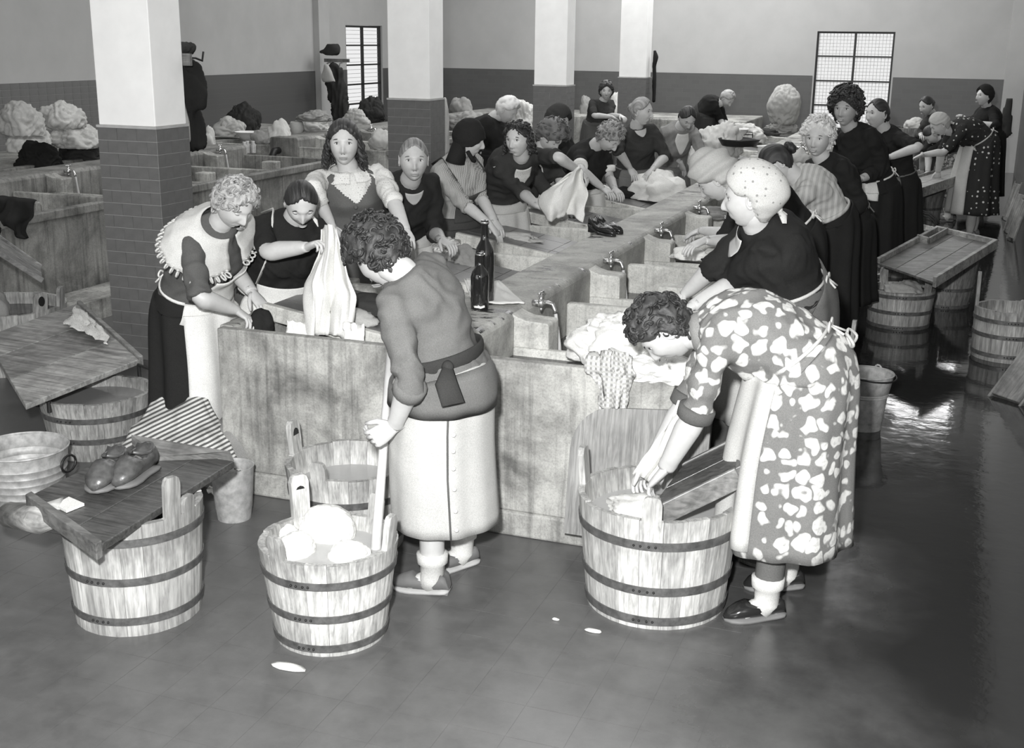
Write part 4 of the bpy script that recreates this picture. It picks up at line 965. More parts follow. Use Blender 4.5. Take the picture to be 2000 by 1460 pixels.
TR = [(-.25,.185,.145),(-.05,.195,.150),(.05,.19,.145),(.25,.162,.125),(.42,.160,.125),(.60,.168,.140),(.76,.178,.128),(.88,.170,.105),(.96,.110,.080),(1.03,.062,.060)]
def person(label, head, look, neck, hips, face, arms, s=1., w=1., skin=None, hair=None, hairm=None, top=None, topm=None, sleeve=.55, skirt=True, skm=None, hem=.28, feet=None,
           apron=None, chest=None, lod=1, band=None, full=.3, smile=0., eyes='open', brow=None, headroll=0, kerchief=None, collar=None, hemw=.27, stock=None, shoes=None, cuff=None, sock=None, loc=None, extra=None, pleat=.018, wr=.010, armr=1., shw=None, seed=None):
    seed = seed if seed is not None else abs(hash(label)) % 97 if False else sum(map(ord, label)) % 97
    skin = skin or M_skin; P = U(*hips); Nk = U(*neck); Hd = U(*head); hs = s*1.06
    jaw = (Matrix.Translation(Hd) @ rotm(look[0], look[1], headroll)) @ V((0, -.035*hs, -.105*hs)); dv = jaw-Nk
    if dv.length > .045: Nk = Nk+dv*(1-.045/dv.length)
    fr = math.radians(face); hf = V((math.cos(fr), math.sin(fr), 0)); hr = V((math.sin(fr), -math.cos(fr), 0))
    ch = math.radians(chest if chest is not None else face); cr_ = V((math.sin(ch), -math.cos(ch), 0))
    L = (Nk-P).length; ctrl = (P+Nk)/2*.45+(P+V((0,0,L*.55)))*.55
    if (Nk-P).normalized().z < .75: ctrl += V((0,0,.05))
    def sp(t):
        if t < 0: return P+V((0,0,1))*(t*L)
        q = min(t, 1.); p = P*(1-q)**2+ctrl*2*q*(1-q)+Nk*q*q
        if t > 1: p = p+(Nk-ctrl).normalized()*(t-1)*L
        return p
    def frame(t):
        T = (sp(t+.02)-sp(t-.02)).normalized(); r = (hr*(1-sst(.1,.9,t))+cr_*sst(.1,.9,t)).normalized(); r = (r-T*r.dot(T)).normalized(); return T, r, T.cross(r)
    def tor(t, a, o=0.):
        T, r, f = frame(t)
        rx = pl(t, [(q[0], q[1]) for q in TR])*(w if t < .9 else (1+w)/2)*s; ry = pl(t, [(q[0], q[2]) for q in TR])*(w if t < .9 else 1)*s
        fx = math.sin(a); fy = math.cos(a)
        ex = .0
        if fy > 0: ex = .045*s*w*g1(t-.60, .14)*(g1(fx-.45, .4)+g1(fx+.45, .4))*.8*fy + .03*(w-1)*3*g1(t-.15, .3)*fy
        return sp(t)+r*(rx+o)*fx+f*(ry+o+ex)*fy
    base = loc or V((P.x, P.y, 0)); rt0 = root('person', base, label, 'person')
    # ---- body
    mb = MB(); A = [2*PI*k/18 for k in range(18)]
    mb.rings([[tor(t, a, -.034) for a in A] for t in (-.2,-.05,.1,.25,.42,.55,.66,.78,.88,.96,1.02)], 0)
    Mh = Matrix.Translation(Hd) @ rotm(look[0], look[1], headroll)
    nb = Mh @ V((0, -.022*s, -.075*s)); nm = sp(1.0)
    mb.tube(cr([sp(.9), nm+(nb-nm)*.15, nb, Mh @ V((0, -.01*s, -.03*s))], 4), [.070*s]*3+[.060*s]*3+[.054*s]*4+[.05*s]*3, 16)
    vv, ff = headgrid(lambda d: tuple(face_pt(d, full)*hs), 72 if lod else 40, 60 if lod else 36)
    mb.add(vv, ff, 0, Mh)
    for sx in (-1, 1):   # ears
        def ear(u, v):
            a = u*2*PI; q = v*2*PI; R_ = .024+.0062*math.cos(q)
            return (sx*(.0735+.004*math.sin(q)+.006*(-math.sin(a)*.0)+.005*abs(math.cos(a-.9))), -.010+R_*.62*math.cos(a), .0+R_*1.12*math.sin(a)-.004)
        mb.grid(lambda u, v: V(ear(u, v))*hs, 14, 6, 0, True, Mh); mb.ell(tuple(V((sx*.071, -.008, -.004))*hs), (.006*hs, .016*hs, .026*hs), 8, 0, Mh)
        ex = sx*.0315
        ey = face_pt((ex/.0745, math.sqrt(1-(ex/.0745)**2-.01), .1)).y
        lidm = Mh
        if eyes == 'open':
            mb.ell(tuple(V((ex, ey-.0042, .0095))*hs), (.0145*hs, .0075*hs, .0068*hs), 12, 1, Mh)
            mb.ell(tuple(V((ex+look[2]*.004 if len(look) > 2 else ex, ey+.0012, .0095))*hs), (.0056*hs, .0028*hs, .0060*hs), 10, 2, Mh)
        up = [V((ex+x*.0155, ey-.001+.0052*(1-x*x), .0095+(.0062 if eyes == 'open' else -.004)*(1-x*x)*(1 if eyes == 'open' else 1)+.0005))*hs for x in (-1,-.6,-.2,.2,.6,1)]
        mb.tube(up, [.0008*hs,.0016*hs,.002*hs,.002*hs,.0016*hs,.0008*hs], 6, None, 3, True, Mh)
        if eyes != 'open': mb.ell(tuple(V((ex, ey-.004, .010))*hs), (.0155*hs, .0085*hs, .0085*hs), 12, 0, Mh)
        bp = [V((ex+x*.019, face_pt(((ex+x*.019)/.0745, .85, .3)).y+.001, .0285+.004*(1-x*x)))*hs for x in (-1,-.5,0,.5,1)]
        mb.tube(bp, [.001*hs,.0024*hs,.0028*hs,.0026*hs,.001*hs], 6, None, 3, True, Mh)
        mb.ell(tuple(V((sx*.0072, .1035, -.0415))*hs), (.0030*hs, .0035*hs, .0016*hs), 6, 2, Mh)
    def lip(x, dz, up_): return V((x*.023, .0925+.0045*(1-x*x)+(.001 if not up_ else 0), -.0635+dz+smile*.006*x*x+(.0012*(1-abs(x)*2) if up_ else 0)))*hs
    mb.tube([lip(x, .0032, True) for x in (-1,-.6,-.2,.2,.6,1)], [.0008*hs,.0026*hs,.0033*hs,.0033*hs,.0026*hs,.0008*hs], 6, None, 4, True, Mh)
    mb.tube([lip(x, -.0036, False) for x in (-.9,-.5,-.1,.1,.5,.9)], [.0008*hs,.0032*hs,.004*hs,.004*hs,.0032*hs,.0008*hs], 6, None, 4, True, Mh)
    if smile > .8: mb.tube([lip(x, -.0003, False)+V((0,.003,0))*hs for x in (-.7,-.3,.3,.7)], [.0008*hs,.002*hs,.002*hs,.0008*hs], 6, None, 1, True, Mh)
    # ---- arms
    T, r, f = frame(.86); SW = (shw or .165)*s*(.85+.15*w); sh0 = {'R': sp(.86)+r*SW, 'L': sp(.86)-r*SW}; gar = MB(); armd = {}
    for k, spec in arms.items():
        S = sh0[k]; W_ = U(*spec['w']) if not isinstance(spec['w'], V) else spec['w']
        L1, L2 = .285*s, .245*s
        E_ = ik(S, W_, L1, L2, spec['e'])
        armd[k] = (S, E_, W_)
        pts = cr([S, S.lerp(E_, .5), E_, E_.lerp(W_, .3), E_.lerp(W_, .75), W_], 4)
        n = len(pts); rad = [pl(i/(n-1), [(0,.030),(.2,.038),(.38,.040),(.45,.042),(.58,.045),(.8,.034),(1,.0265)])*s*armr*(.9+.1*w) for i in range(n)]
        mb.tube(pts, [(a, a*.9) if i < n-3 else (a*1.08, a*.80) for i, a in enumerate(rad)], 14, spec.get('n', V((0,0,-1))) if abs((W_-E_).normalized().z) < .9 else V((0,1,.3)))
        u = (W_-E_).normalized(); hd_ = spec.get('h'); hd_ = (U(*hd_)-W_).normalized() if hd_ else (u+V((0,0,-.35))).normalized()
        nrm = V(spec.get('n', (0,0,-1))); nrm = nrm if abs(nrm.normalized().dot(hd_)) < .95 else V((0,-1,0))
        sd = (1 if k == 'R' else -1)*spec.get('ts', 1)
        hand_mb(mb, W_, hd_, nrm, sd, s*1.0, spec.get('c', .45), spec.get('sp', 1.))
        if sleeve:
            sl = spec.get('sl', sleeve); m_ = max(3, int(n*sl)); sp_ = pts[:m_+1]
            gr = [max(rad[i], pl(i/(n-1), [(0,.050),(.3,.046),(.5,.04)])*s)+(.012-.002*i/m_)*s+.006*math.sin(i*2.1+seed) for i in range(len(sp_))]
            gr[0] += .004*s; gr[-1] += .003; gar.tube([S-(r if k == 'R' else -r)*.05]+sp_, [gr[0]*.95]+gr, 14)
            if cuff:
                e = sp_[-1]; d = (sp_[-1]-sp_[-2]).normalized(); armd[k+'c'] = (e, d, gr[-1])
    # ---- legs
    hz = hem; fm = V((0,0,0)); FT = feet or [V((P.x, P.y, 0))+hr*.10*s-hf*.02, V((P.x, P.y, 0))-hr*.10*s+hf*.03]
    FD = [hf, hf]
    if feet and isinstance(feet[0], tuple): FD = [q[1] for q in feet]; FT = [q[0] for q in feet]
    legp = []
    for i, (F, Fd) in enumerate(zip(FT, FD)):
        F = V(F); Fd = V(Fd).normalized(); sx = 1 if i == 0 else -1; hip = P+hr*sx*.09*s+V((0,0,-.02)); an = F+V((0,0,.075)); kn = hip.lerp(an, .50)+hf*.03*s+V((0,0,.0)); kn.z = .47*s
        lpath = cr([hip, hip.lerp(kn, .55), kn, kn.lerp(an, .35)-Fd*.012, an+V((0,0,.03)), an-V((0,0,.04))], 3); lrad = [.088*s]*2+[.075*s]*3+[.056*s]*3+[.054*s]*2+[.050*s]*2+[.036*s]*2+[.034*s]*2; mb.tube(lpath, lrad, 12); legp.append((lpath, lrad))
        mb.tube([an-Fd*.035+V((0,0,-.03)), an+Fd*.03+V((0,0,-.035)), an+Fd*.10+V((0,0,-.05)), an+Fd*.15+V((0,0,-.06))], [(.028,.024),(.030,.024),(.030,.015),(.02,.009)], 10, V((0,0,1)))
    obj('body', mb, [skin, M_eye, M_iris, brow or hairm or M_iris, M_lip], rt0, True, base)
    if shoes is not None or stock is not None:
        for i, (F, Fd) in enumerate(zip(FT, FD)):
            F = V(F); Fd = V(Fd).normalized(); a = math.atan2(Fd.y, Fd.x); Mx = Matrix.Translation(F-Fd*.075) @ Matrix.Rotation(a, 4, 'Z')
            obj('shoe', shoe_mb(Mx, .250, .074, .012, .047), shoes or [M_blksh, M_sole], rt0, True, base)
            if sock:
                an = F+V((0,0,.075)); m2 = MB().tube([an+V((0,0,-.045))+Fd*.03, an+V((0,0,-.01)), an+V((0,0,.05)), an+V((0,0,.06)), an+V((0,0,.10)), an+V((0,0,.105))], [.042,.050,.052,.064,.065,.045], 16)
                m2.tube([an-Fd*.03+V((0,0,-.025)), an+Fd*.05+V((0,0,-.03)), an+Fd*.10+V((0,0,-.05))], [(.036,.034),(.039,.032),(.036,.021)], 12, V((0,0,1)))
                obj('sock', m2, sock, rt0, True, base)
            if stock:
                lp, lr = legp[i]; nL = len(lp); obj('stocking', MB().tube(lp[3:nL-2], [q+.005 for q in (lr+[lr[-1]]*4)[3:nL-2]], 14), stock, rt0, True, base)
    # ---- top garment
    t0 = (top or {}).get('t0', .05); t1 = (top or {}).get('t1', 1.0); mtop = topm or M_dark
    A2 = [2*PI*k/28 for k in range(28)]; ts = [lerp(t0, t1, i/11) for i in range(12)]
    gar.rings([[tor(t, a, .012+(.020*sst(.22, .02, t) if -.06 < t0 < .04 else .0)+(.006*math.sin(3*a+t*9+seed))) for a in A2] for t in ts], 0)
    me = fuse(gar, .013 if lod else .02, 4 if lod else 2, wr, 9, seed); me.materials.append(mtop)
    n = len(me.vertices); co = np.empty(n*3); me.vertices.foreach_get('co', co); co = co.reshape(-1, 3)-np.array(base); me.vertices.foreach_set('co', co.ravel())
    link((top or {}).get('name', 'blouse'), me, rt0)
    if cuff:
        for k in ('Rc', 'Lc'):
            if k in armd: e, d, rr_ = armd[k]; obj('cuff', MB().tube([e-d*.035, e-d*.03, e+d*.012, e+d*.02], [rr_*.9, rr_+.007, rr_+.006, rr_-.004], 16), cuff, rt0, True, base)
    # ---- skirt
    wt = .22; bottom = V((0,0,0))
    for F in FT: bottom += V(F)/len(FT)
    bottom = V((lerp(P.x, bottom.x, .8), lerp(P.y, bottom.y, .8), hz)); W0 = sp(wt); Wm = sp(.0)+V((0,0,-.02)); path = cr([W0, sp(.08), Wm, Wm.lerp(bottom, .45)+hf*.012, bottom], 6); npth = len(path)
    rr2 = random.Random(seed); ph = [rr2.uniform(0, 6.3) for _ in range(4)]
    tucked = (top or {}).get('tuck', False)
    def sk(t, a, o=0.):
        x = t*(npth-1); i = min(npth-2, int(x)); c = path[i].lerp(path[i+1], x-i)
        T = (path[min(npth-1, i+2)]-path[max(0, i-1)]).normalized(); T = T.lerp(V((0,0,-1)), sst(.35,.8,t)).normalized()
        r = (hr-T*hr.dot(T)).normalized(); f_ = r.cross(T)*1; f_ = -T.cross(r)*-1 if False else r.cross(T)
        if f_.dot(hf+V((0,0,-.6*(1-t)))) < 0: f_ = -f_
        tk = .84+.16*sst(.2, .5, t) if tucked else 1.0
        rx = pl(t, [(0,.158),(.12,.19),(.28,.205),(.5,.21),(1,hemw)])*s*w**.9*tk; ry = pl(t, [(0,.125),(.12,.155),(.28,.165),(.5,.185),(1,hemw*.86)])*s*w*tk
        fo = pleat*sst(.12,.9,t)*(math.sin(7*a+ph[0]+1.3*math.sin(2*a+ph[1]))+.6*math.sin(12*a+ph[2]))
        e = 1/math.sqrt(1) 
        return c+r*(rx+fo+o)*math.sin(a)+f_*(ry+fo+o)*math.cos(a)
    if skirt:
        m3_ = MB(); nn = 72 if lod else 40; rows = [i/22 for i in range(23)]
        rs = [[sk(t, 2*PI*k/nn, .003) for k in range(nn)] for t in rows]; rs += [[sk(1, 2*PI*k/nn, -.008) for k in range(nn)], [sk(.9, 2*PI*k/nn, -.012) for k in range(nn)]]
        m3_.rings(rs, 0, False); obj('skirt', m3_, skm or M_dark, rt0, True, base)
    if tucked:
        pm = MB(); pm.rings([[sk(t, 2*PI*k/72, .026-.020*t+.003*math.sin(5*2*PI*k/72+t*8)) for k in range(72)] for t in [i/10*(top or {}).get('hemt', .30) for i in range(11)]]+[[sk((top or {}).get('hemt', .30)-.01, 2*PI*k/72, .004) for k in range(72)]], 0, False)
        obj('sweater_hem', pm, mtop, rt0, True, base)
    if band is not None:
        obj('waist_band', MB().tube([sk(.03, 2*PI*k/40, .018) for k in range(41)], [(.010,.016)]*41, 8, V((0,0,1)), 0, False), band, rt0, True, base)
    if apron:
        mt, w0, w1, th = apron['m'], apron.get('a0', -1.15), apron.get('a1', 1.15), apron.get('h', .85)
        t00 = apron.get('t0', .03)
        def ap(u, v):
            a = lerp(w0, w1, u); t = lerp(t00, th, v); q = sk(t, a, .017+.006*math.sin(9*a+seed)*v)
            if apron.get('lift'): q = q+V(apron['lift'])*v*v*g1(u-.5, .5)
            return q
        o = obj('apron', MB().grid(ap, 30, 24), mt, rt0, True, base); solid(o, .004)
        if apron.get('bib'):
            b1 = apron['bib']
            def bb(u, v): a = lerp(-.75, .75, u)*lerp(1, apron.get('bw', .75), v); return tor(lerp(.16, b1, v), a, .034)
            o = obj('apron_bib', MB().grid(bb, 16, 14), mt, rt0, True, base); solid(o, .004)
            st = MB()
            for q in (-1, 1): st.tube([tor(b1, q*.75*apron.get('bw', .75), .034), tor(.86, q*.62, .03), tor(.985, q*1.5, .022), tor(.97, q*2.4, .02), tor(.8, q*2.7, .03)], [(.012,.003)]*5, 6)
            obj('apron_strap', st, mt, rt0, True, base)
        if apron.get('tie', True):
            tm_ = apron.get('tm', mt); tb_ = MB().tube([sk(.035, lerp(w1, 2*PI+w0, k/20), .017) for k in range(21)], [(.006,.009)]*21, 6, V((0,0,1)))
            kp = sk(.035, PI, .03); dn_ = sk(.2, PI, .03)-kp
            for q in (-1, 1):
                tb_.tube(cr([kp, kp+hr*q*.04+V((0,0,.02)), kp+hr*q*.065, kp+hr*q*.035-V((0,0,.02)), kp], 4), .005, 6); tb_.tube([kp, kp+dn_*.4+hr*q*.02, kp+dn_*.95+hr*q*.035], .005, 6)
            obj('apron_string', tb_, tm_, rt0, True, base)
    # ---- hair, kerchief, collar
    if hair is not None: hair_obj(rt0, Mh, base, hairm, hair, seed, hs, lod)
    if kerchief:
        k = kerchief; T_ = k.get('thick', .016); line = k.get('line', -.1)
        def kf(d):
            m = sst(-.06, .05, hairy(d, line)); p = face_pt(d)
            t = T_+k.get('vol', .0)*max(0, .3+.7*(-d[1]*k.get('bk', .6)+d[2]))+.004*noise.noise(V((p.x*22, p.y*22, p.z*60))+V((seed,0,0)))
            if k.get('rolls'): t += .009*math.sin(d[2]*14+d[0]*3)*m
            if k.get('rear'): t += k['rear']*max(0, -d[1])**1.5*g1(d[2]-.1, .6)
            return tuple((p+V(d)*(t*m-.014*(1-m)))*hs)
        vv, ff = headgrid(kf, 64, 56, .2); m5 = MB().add(vv, ff, 0, Mh)
        if k.get('knot'):
            kx = V(k['knot'])*hs; m5.ell(tuple(kx), (.02*hs, .016*hs, .016*hs), 10, 0, Mh)
            for q in (-1, 1): m5.tube([kx, kx+V((q*.02, -.015, -.02))*hs, kx+V((q*.045, -.02, -.05))*hs], [(.008*hs,.006*hs),(.018*hs,.006*hs),(.010*hs,.003*hs)], 8, None, 0, True, Mh)
        if k.get('cape'):   # falls onto the shoulders, tied under the chin
            m5.tube([V((0,-.03,-.02))*hs, V((0,-.045,-.08))*hs, V((0,-.05,-.13))*hs, V((0,-.05,-.165))*hs], [(.078*hs,.062*hs),(.080*hs,.06*hs),(.095*hs,.06*hs),(.115*hs,.066*hs)], 22, V((0,1,0)), 0, True, Mh)
            m5.tube([V((-.062,.02,-.07))*hs, V((-.03,.06,-.118))*hs, V((0,.066,-.125))*hs, V((.03,.06,-.118))*hs, V((.062,.02,-.07))*hs], .014*hs, 8, None, 0, True, Mh)
        obj(k.get('name', 'kerchief'), m5, k['m'], rt0, True, base)
    if collar:
        c_ = collar; kind = c_.get('kind', 'flat')
        if kind == 'flat':
            def cf(u, v):
                a = lerp(c_.get('gap', .25), 2*PI-c_.get('gap', .25), u); wd = c_.get('w', .10); t = lerp(1.01, 1.01-wd/L*1.0, v)
                o_ = .028+(.055*v*math.sin(a)**2+.012*v if wd > .1 else 0)+.006*v*math.sin(a*13); return tor(t, a, o_)
            o = obj('collar', MB().grid(cf, 60, 8), c_['m'], rt0, True, base); solid(o, .005)
            if c_.get('scallop'):
                m6 = MB()
                for i in range(44):
                    a = lerp(.3, 2*PI-.3, i/43); t = 1.01-c_['w']/L-.01; oo = .040+.055*math.sin(a)**2; p = tor(t, a, oo); q = tor(t-.05, a, oo+.004); d = (q-p).normalized()
                    sd = (tor(t, a+.05, .034)-p).normalized()
                    m6.tube([p+sd*.017*math.cos(b)+d*(.012+.015*math.sin(b)) for b in [2*PI*k/8 for k in range(9)]], .0055, 5, None, 0, False)
                    m6.ell(tuple(p-d*.012), (.010,.010,.006), 6)
                obj('crochet_edging', m6, c_['m'], rt0, True, base)
        elif kind == 'vneck':
            def cf(u, v): a = lerp(-1, 1, u)*lerp(.05, .55, v); t = lerp(c_.get('b', .62), 1.0, v); return tor(t, a, .030)
            o = obj('shirt_front', MB().grid(cf, 10, 10), c_['m'], rt0, True, base); solid(o, .003)
        elif kind == 'open':
            def cf(u, v): a = lerp(-1, 1, u)*lerp(.04, .6, v); t = lerp(c_.get('b', .80), 1.02, v); return tor(t, a, .031)
            o = obj('neck_opening', MB().grid(cf, 10, 8), c_['m'], rt0, True, base); solid(o, .002)
    if extra: extra(rt0, base, tor, sk, sp, frame, Mh, hs, armd)
    return rt0

H_dk = hairmat('dark_hair', .010, .048); H_bl = hairmat('black_hair', .012, .04); H_gr = hairmat('greying_hair', .09, .30); H_wh = hairmat('white_hair', .45, .75); H_br = hairmat('fair_hair', .16, .42); H_md = hairmat('brown_hair', .04, .15)
M_sweat = fab('grey_sweater_knit', .155); M_skirtl = fab('pale_wool_skirt', .52); M_flor = fab('floral_print', .185, 'floral', 15, .64); M_dot = fab('dotted_print', .035, 'dots', 16, .62)
M_patt = fab('faded_flower_print', .08, 'floral', 22, .34); M_knit = fab('pale_ribbed_knit', .42, 'stripe', 9, .52, rot=(0,PI/2,0)); M_vest = fab('grey_waistcoat', .115); M_shirt = fab('dotted_blouse', .70, 'dots', 75, .30)
M_chkb = fab('small_check_blouse', .52, 'check', 30, .24); M_kerd = fab('spotted_kerchief', .52, 'dots', 34, .26); M_apw = fab('white_apron', .78); M_apg = fab('grey_apron', .17); M_apl = fab('light_apron', .55); M_apd = fab('wet_dark_apron', .07)
M_tur = fab('towelling_turban', .48); M_gsk = fab('grey_skirt', .11); M_collar = fab('crochet_collar', .62); M_socks = fab('thick_pale_sock', .66); M_stock = fab('grey_stocking', .13); M_slip = plain('felt_slipper', .13, .8); M_felt2 = plain('slipper_sole', .38, .7)
curly = dict(line=-.14, thick=.020, amp=.010, freq=26, vol=.026, curls=150, cr=.015, comb=False)
wavy = dict(line=-.10, thick=.014, amp=.011, freq=24, vol=.010, comb=False, curls=70, cr=.015)
flat_ = dict(thick=.008, amp=.004, freq=40, part=.004)
bunh = dict(thick=.008, amp=.004, freq=40, part=.0, bun=(0, -.105, -.01, .042))

# --- foreground: woman in grey sweater with stick
def f1x(rt0, base, tor, sk, sp, frame, Mh, hs, armd):
    m = MB()     # scarf tied round the waist, knotted at the back
    m.tube([sk(.035+.02*math.sin(a), a, .040) for a in [2*PI*k/48 for k in range(49)]], [(.010,.030)]*49, 10, V((0,0,1)), 0, False)
    a0 = 2.35; k0 = sk(.04, -a0, .055); m.ell(tuple(k0), (.024,.022,.026), 12)
    m.tube([k0, sk(.24, -a0+.1, .06), sk(.46, -a0+.05, .062)], [(.02,.02),(.045,.014),(.052,.012)], 10, V((0,0,1)))
    obj('waist_scarf', m, M_dark, rt0, True, base)
    for i in range(6):
        p = sk(.64+.062*i, -2.35, .012); obj('button', MB().ell(tuple(p), (.009,.009,.009), 8), M_white, rt0, True, base)
    obj('skirt_slit', MB().tube([sk(t, -2.25, .006) for t in (.35,.5,.65,.8,.95,1)], .004, 6), M_gsk, rt0, True, base)
person('woman in grey sweater and long pale skirt stirring the front tub with a stick', (740, 497, 4.12), (150, -48), (800, 535, 4.14), (868, 738, 4.18), 172,
    {'L': dict(e=(800, 735), w=(770, 832, 3.96), h=(728, 858, 3.90), c=1.15, n=(-.2, 1, 0), sl=.50), 'R': dict(e=(840, 770), w=V((-2.10, 4.30, .66)), h=(730, 850, 4.25), c=.7, n=(-1, 0, 0))},
    s=1.03, w=1.02, hair=curly, hairm=H_dk, top=dict(t0=.0, t1=1.0, name='sweater', tuck=True, hemt=.58), topm=M_sweat, skm=M_skirtl, hem=.285, hemw=.235, pleat=.004,
    feet=[(V((-1.84, 4.42, 0)), V((-.4, -.5, 0))), (V((-1.855, 4.14, 0)), V((-.95, -.10, 0)))], shoes=[M_slip, M_felt2], sock=M_socks, extra=f1x, eyes='down', cuff=M_sweat)

# --- foreground: woman in floral dress
def f2x(rt0, base, tor, sk, sp, frame, Mh, hs, armd):
    m = MB().tube([sp(.84), sp(.93), sp(1.0), sp(1.05)], [(.115,.085),(.10,.085),(.085,.08),(.070,.068)], 16)
    p = tor(.93, .2, .01); m.tube([p, p+V((-.03,-.03,-.10)), p+V((-.05,-.05,-.26))], [(.025,.015),(.05,.012),(.035,.006)], 8)
    obj('neck_scarf', m, M_grey, rt0, True, base)
    ax = MB()
    for q in (-1, 1):
        kp = tor(.10, PI, .05); ax.tube(cr([kp, kp+V((.0, q*.04, .02)), kp+V((.03, q*.07, -.01)), kp+V((.02, q*.03, -.03)), kp], 4), .006, 6)
    obj('apron_bow', ax, M_lgrey, rt0, True, base)
person('woman in a floral print dress bent double over the largest tub', (1298, 644, 4.44), (192, -62), (1362, 650, 4.46), (1570, 722, 4.52), 180,
    {'L': dict(e=(1375, 835), w=(1300, 915, 4.36), h=(1262, 955, 4.36), c=.5, n=(-.3, 0, -1), sl=.40), 'R': dict(e=(1330, 830), w=(1272, 905, 4.56), h=(1240, 945, 4.58), c=.5, n=(-.3, 0, -1), sl=.40)},
    s=1.04, w=1.03, hair=dict(thick=.013, amp=.010, freq=24, vol=.016, comb=False, curls=90, cr=.016), hairm=H_dk, top=dict(t0=-.02, t1=.97, name='dress_bodice'), topm=M_flor, skm=M_flor, hem=.30, hemw=.275, pleat=.014,
    feet=[(V((-.50, 4.72, 0)), V((-.8, -.35, 0))), (V((-.535, 4.42, 0)), V((-.9, -.55, 0)))], shoes=[M_blksh, M_sole], sock=M_socks, stock=M_stock, extra=f2x, eyes='open', cuff=M_gsk,
    apron=dict(m=M_apl, a0=-1.22, a1=.95, t0=.16, h=.97, tie=True), armr=1.1)

# --- left row
person('woman with crocheted white collar and white apron at the front left of the trough', (457, 398, 5.0), (-18, -38), (428, 445, 5.05), (376, 598, 5.2), 5,
    {'R': dict(e=(392, 585), w=(462, 606, 5.0), h=(500, 632, 4.98), c=.5, n=(0,-.3,-1), sl=.42), 'L': dict(e=(455, 540), w=(492, 570, 5.2), h=(516, 600, 5.18), c=.5, n=(-.2,.1,-1), sl=.42)},
    s=1.0, w=1.12, hair=dict(wavy, curls=110), hairm=H_br, topm=M_grey if False else fab('mid_grey_dress', .10), top=dict(t0=.05, t1=1.), skm=M_black, hem=.10, hemw=.26, eyes='down', full=.7, armr=1.12,
    collar=dict(m=M_collar, w=.15, scallop=True, gap=.2), apron=dict(m=M_apw, h=.97, a0=-1.2, a1=1.2, bib=.62, bw=.8))
person('smiling dark-haired woman in black lifting a long white sheet from the front basin', (588, 396, 5.42), (-55, -40), (560, 440, 5.5), (535, 600, 5.62), -40,
    {'R': dict(e=(505, 505), w=(600, 482, 5.15), h=(630, 470, 5.12), c=.8, n=(0,0,-1), sl=.40), 'L': dict(e=(640, 480), w=(655, 500, 5.30), h=(645, 520, 5.25), c=.8, n=(-1,0,0), sl=.45)},
    s=1.0, w=1.16, hair=dict(thick=.010, amp=.003, freq=40, part=.012, bun=(0,-.10,-.03,.035)), hairm=H_dk, topm=M_black, top=dict(t0=.08), skm=M_gsk, hem=.10, eyes='down', smile=1., full=.9, armr=1.15,
    apron=dict(m=M_apw, h=.9, bib=.38, bw=1.1), hemw=.26)
def vestx(rt0, base, tor, sk, sp, frame, Mh, hs, armd):
    for i in range(4): obj('button', MB().ell(tuple(tor(.60-.13*i, .06, .052)), (.012,.012,.012), 10), M_vest, rt0, True, base)
    def wf(u, v): return tor(lerp(.08, .985, v), lerp(-PI, PI, u), .024+.004)
    mbv = MB(); nu = 120; nv = 70
    vv = {}; 
    for i in range(nu):
        for j in range(nv+1): vv[i, j] = len(mbv.v); mbv.v.append(tuple(wf(i/nu, j/nv)))
    for i in range(nu):
        for j in range(nv):
            a = abs(lerp(-PI, PI, (i+.5)/nu)); t = lerp(.08, .985, (j+.5)/nv)
            if t > .62 and a < (t-.62)*2.3: continue
            if t > .70 and abs(a-PI/2) < .48: continue
            mbv.f.append((vv[i, j], vv[(i+1) % nu, j], vv[(i+1) % nu, j+1], vv[i, j+1])); mbv.m.append(0)
    o = obj('waistcoat', mbv, M_vest, rt0, True, base); solid(o, .008)
person('young woman with shoulder-length curls in a grey waistcoat over a dotted blouse', (672, 280, 6.22), (-66, -3), (680, 328, 6.28), (688, 470, 6.35), -50,
    {'R': dict(e=(622, 400), w=(650, 445, 6.0), h=(668, 478, 5.9), c=.4, sl=.62), 'L': dict(e=(768, 395), w=(792, 450, 6.0), h=(800, 480, 5.9), c=.4, sl=.50)},
    s=1.03, w=.98, hair=dict(thick=.012, amp=.006, freq=26, vol=.012, part=-.025, comb=True, curls=0, long=(34, -.135, 1.0)), hairm=H_dk, topm=M_shirt, top=dict(t0=.02, name='blouse'), skm=M_gsk, hem=.12, extra=vestx,
    collar=dict(m=M_shirt, w=.055, gap=.10), eyes='open', full=.3, shw=.18)
person('old woman with pulled-back greying hair and a black jacket, looking at the camera', (808, 312, 6.45), (-62, -4), (790, 360, 6.55), (768, 480, 6.75), -35,
    {'L': dict(e=(848, 430), w=(862, 468, 6.5), h=(888, 482, 6.45), c=.6, sl=.60), 'R': dict(e=(745, 440), w=(775, 485, 6.5), c=.5, sl=.6)},
    s=1.03, w=1.08, skin=M_skin2, hair=dict(thick=.007, amp=.003, freq=40, bun=(.0,-.10,-.02,.035)), hairm=H_gr, topm=M_black, top=dict(t0=-.02, name='jacket'), skm=M_dark, hem=.12, collar=dict(kind='open', m=M_skin2, b=.90), apron=dict(m=M_apl, h=.9), full=.4, smile=.4)
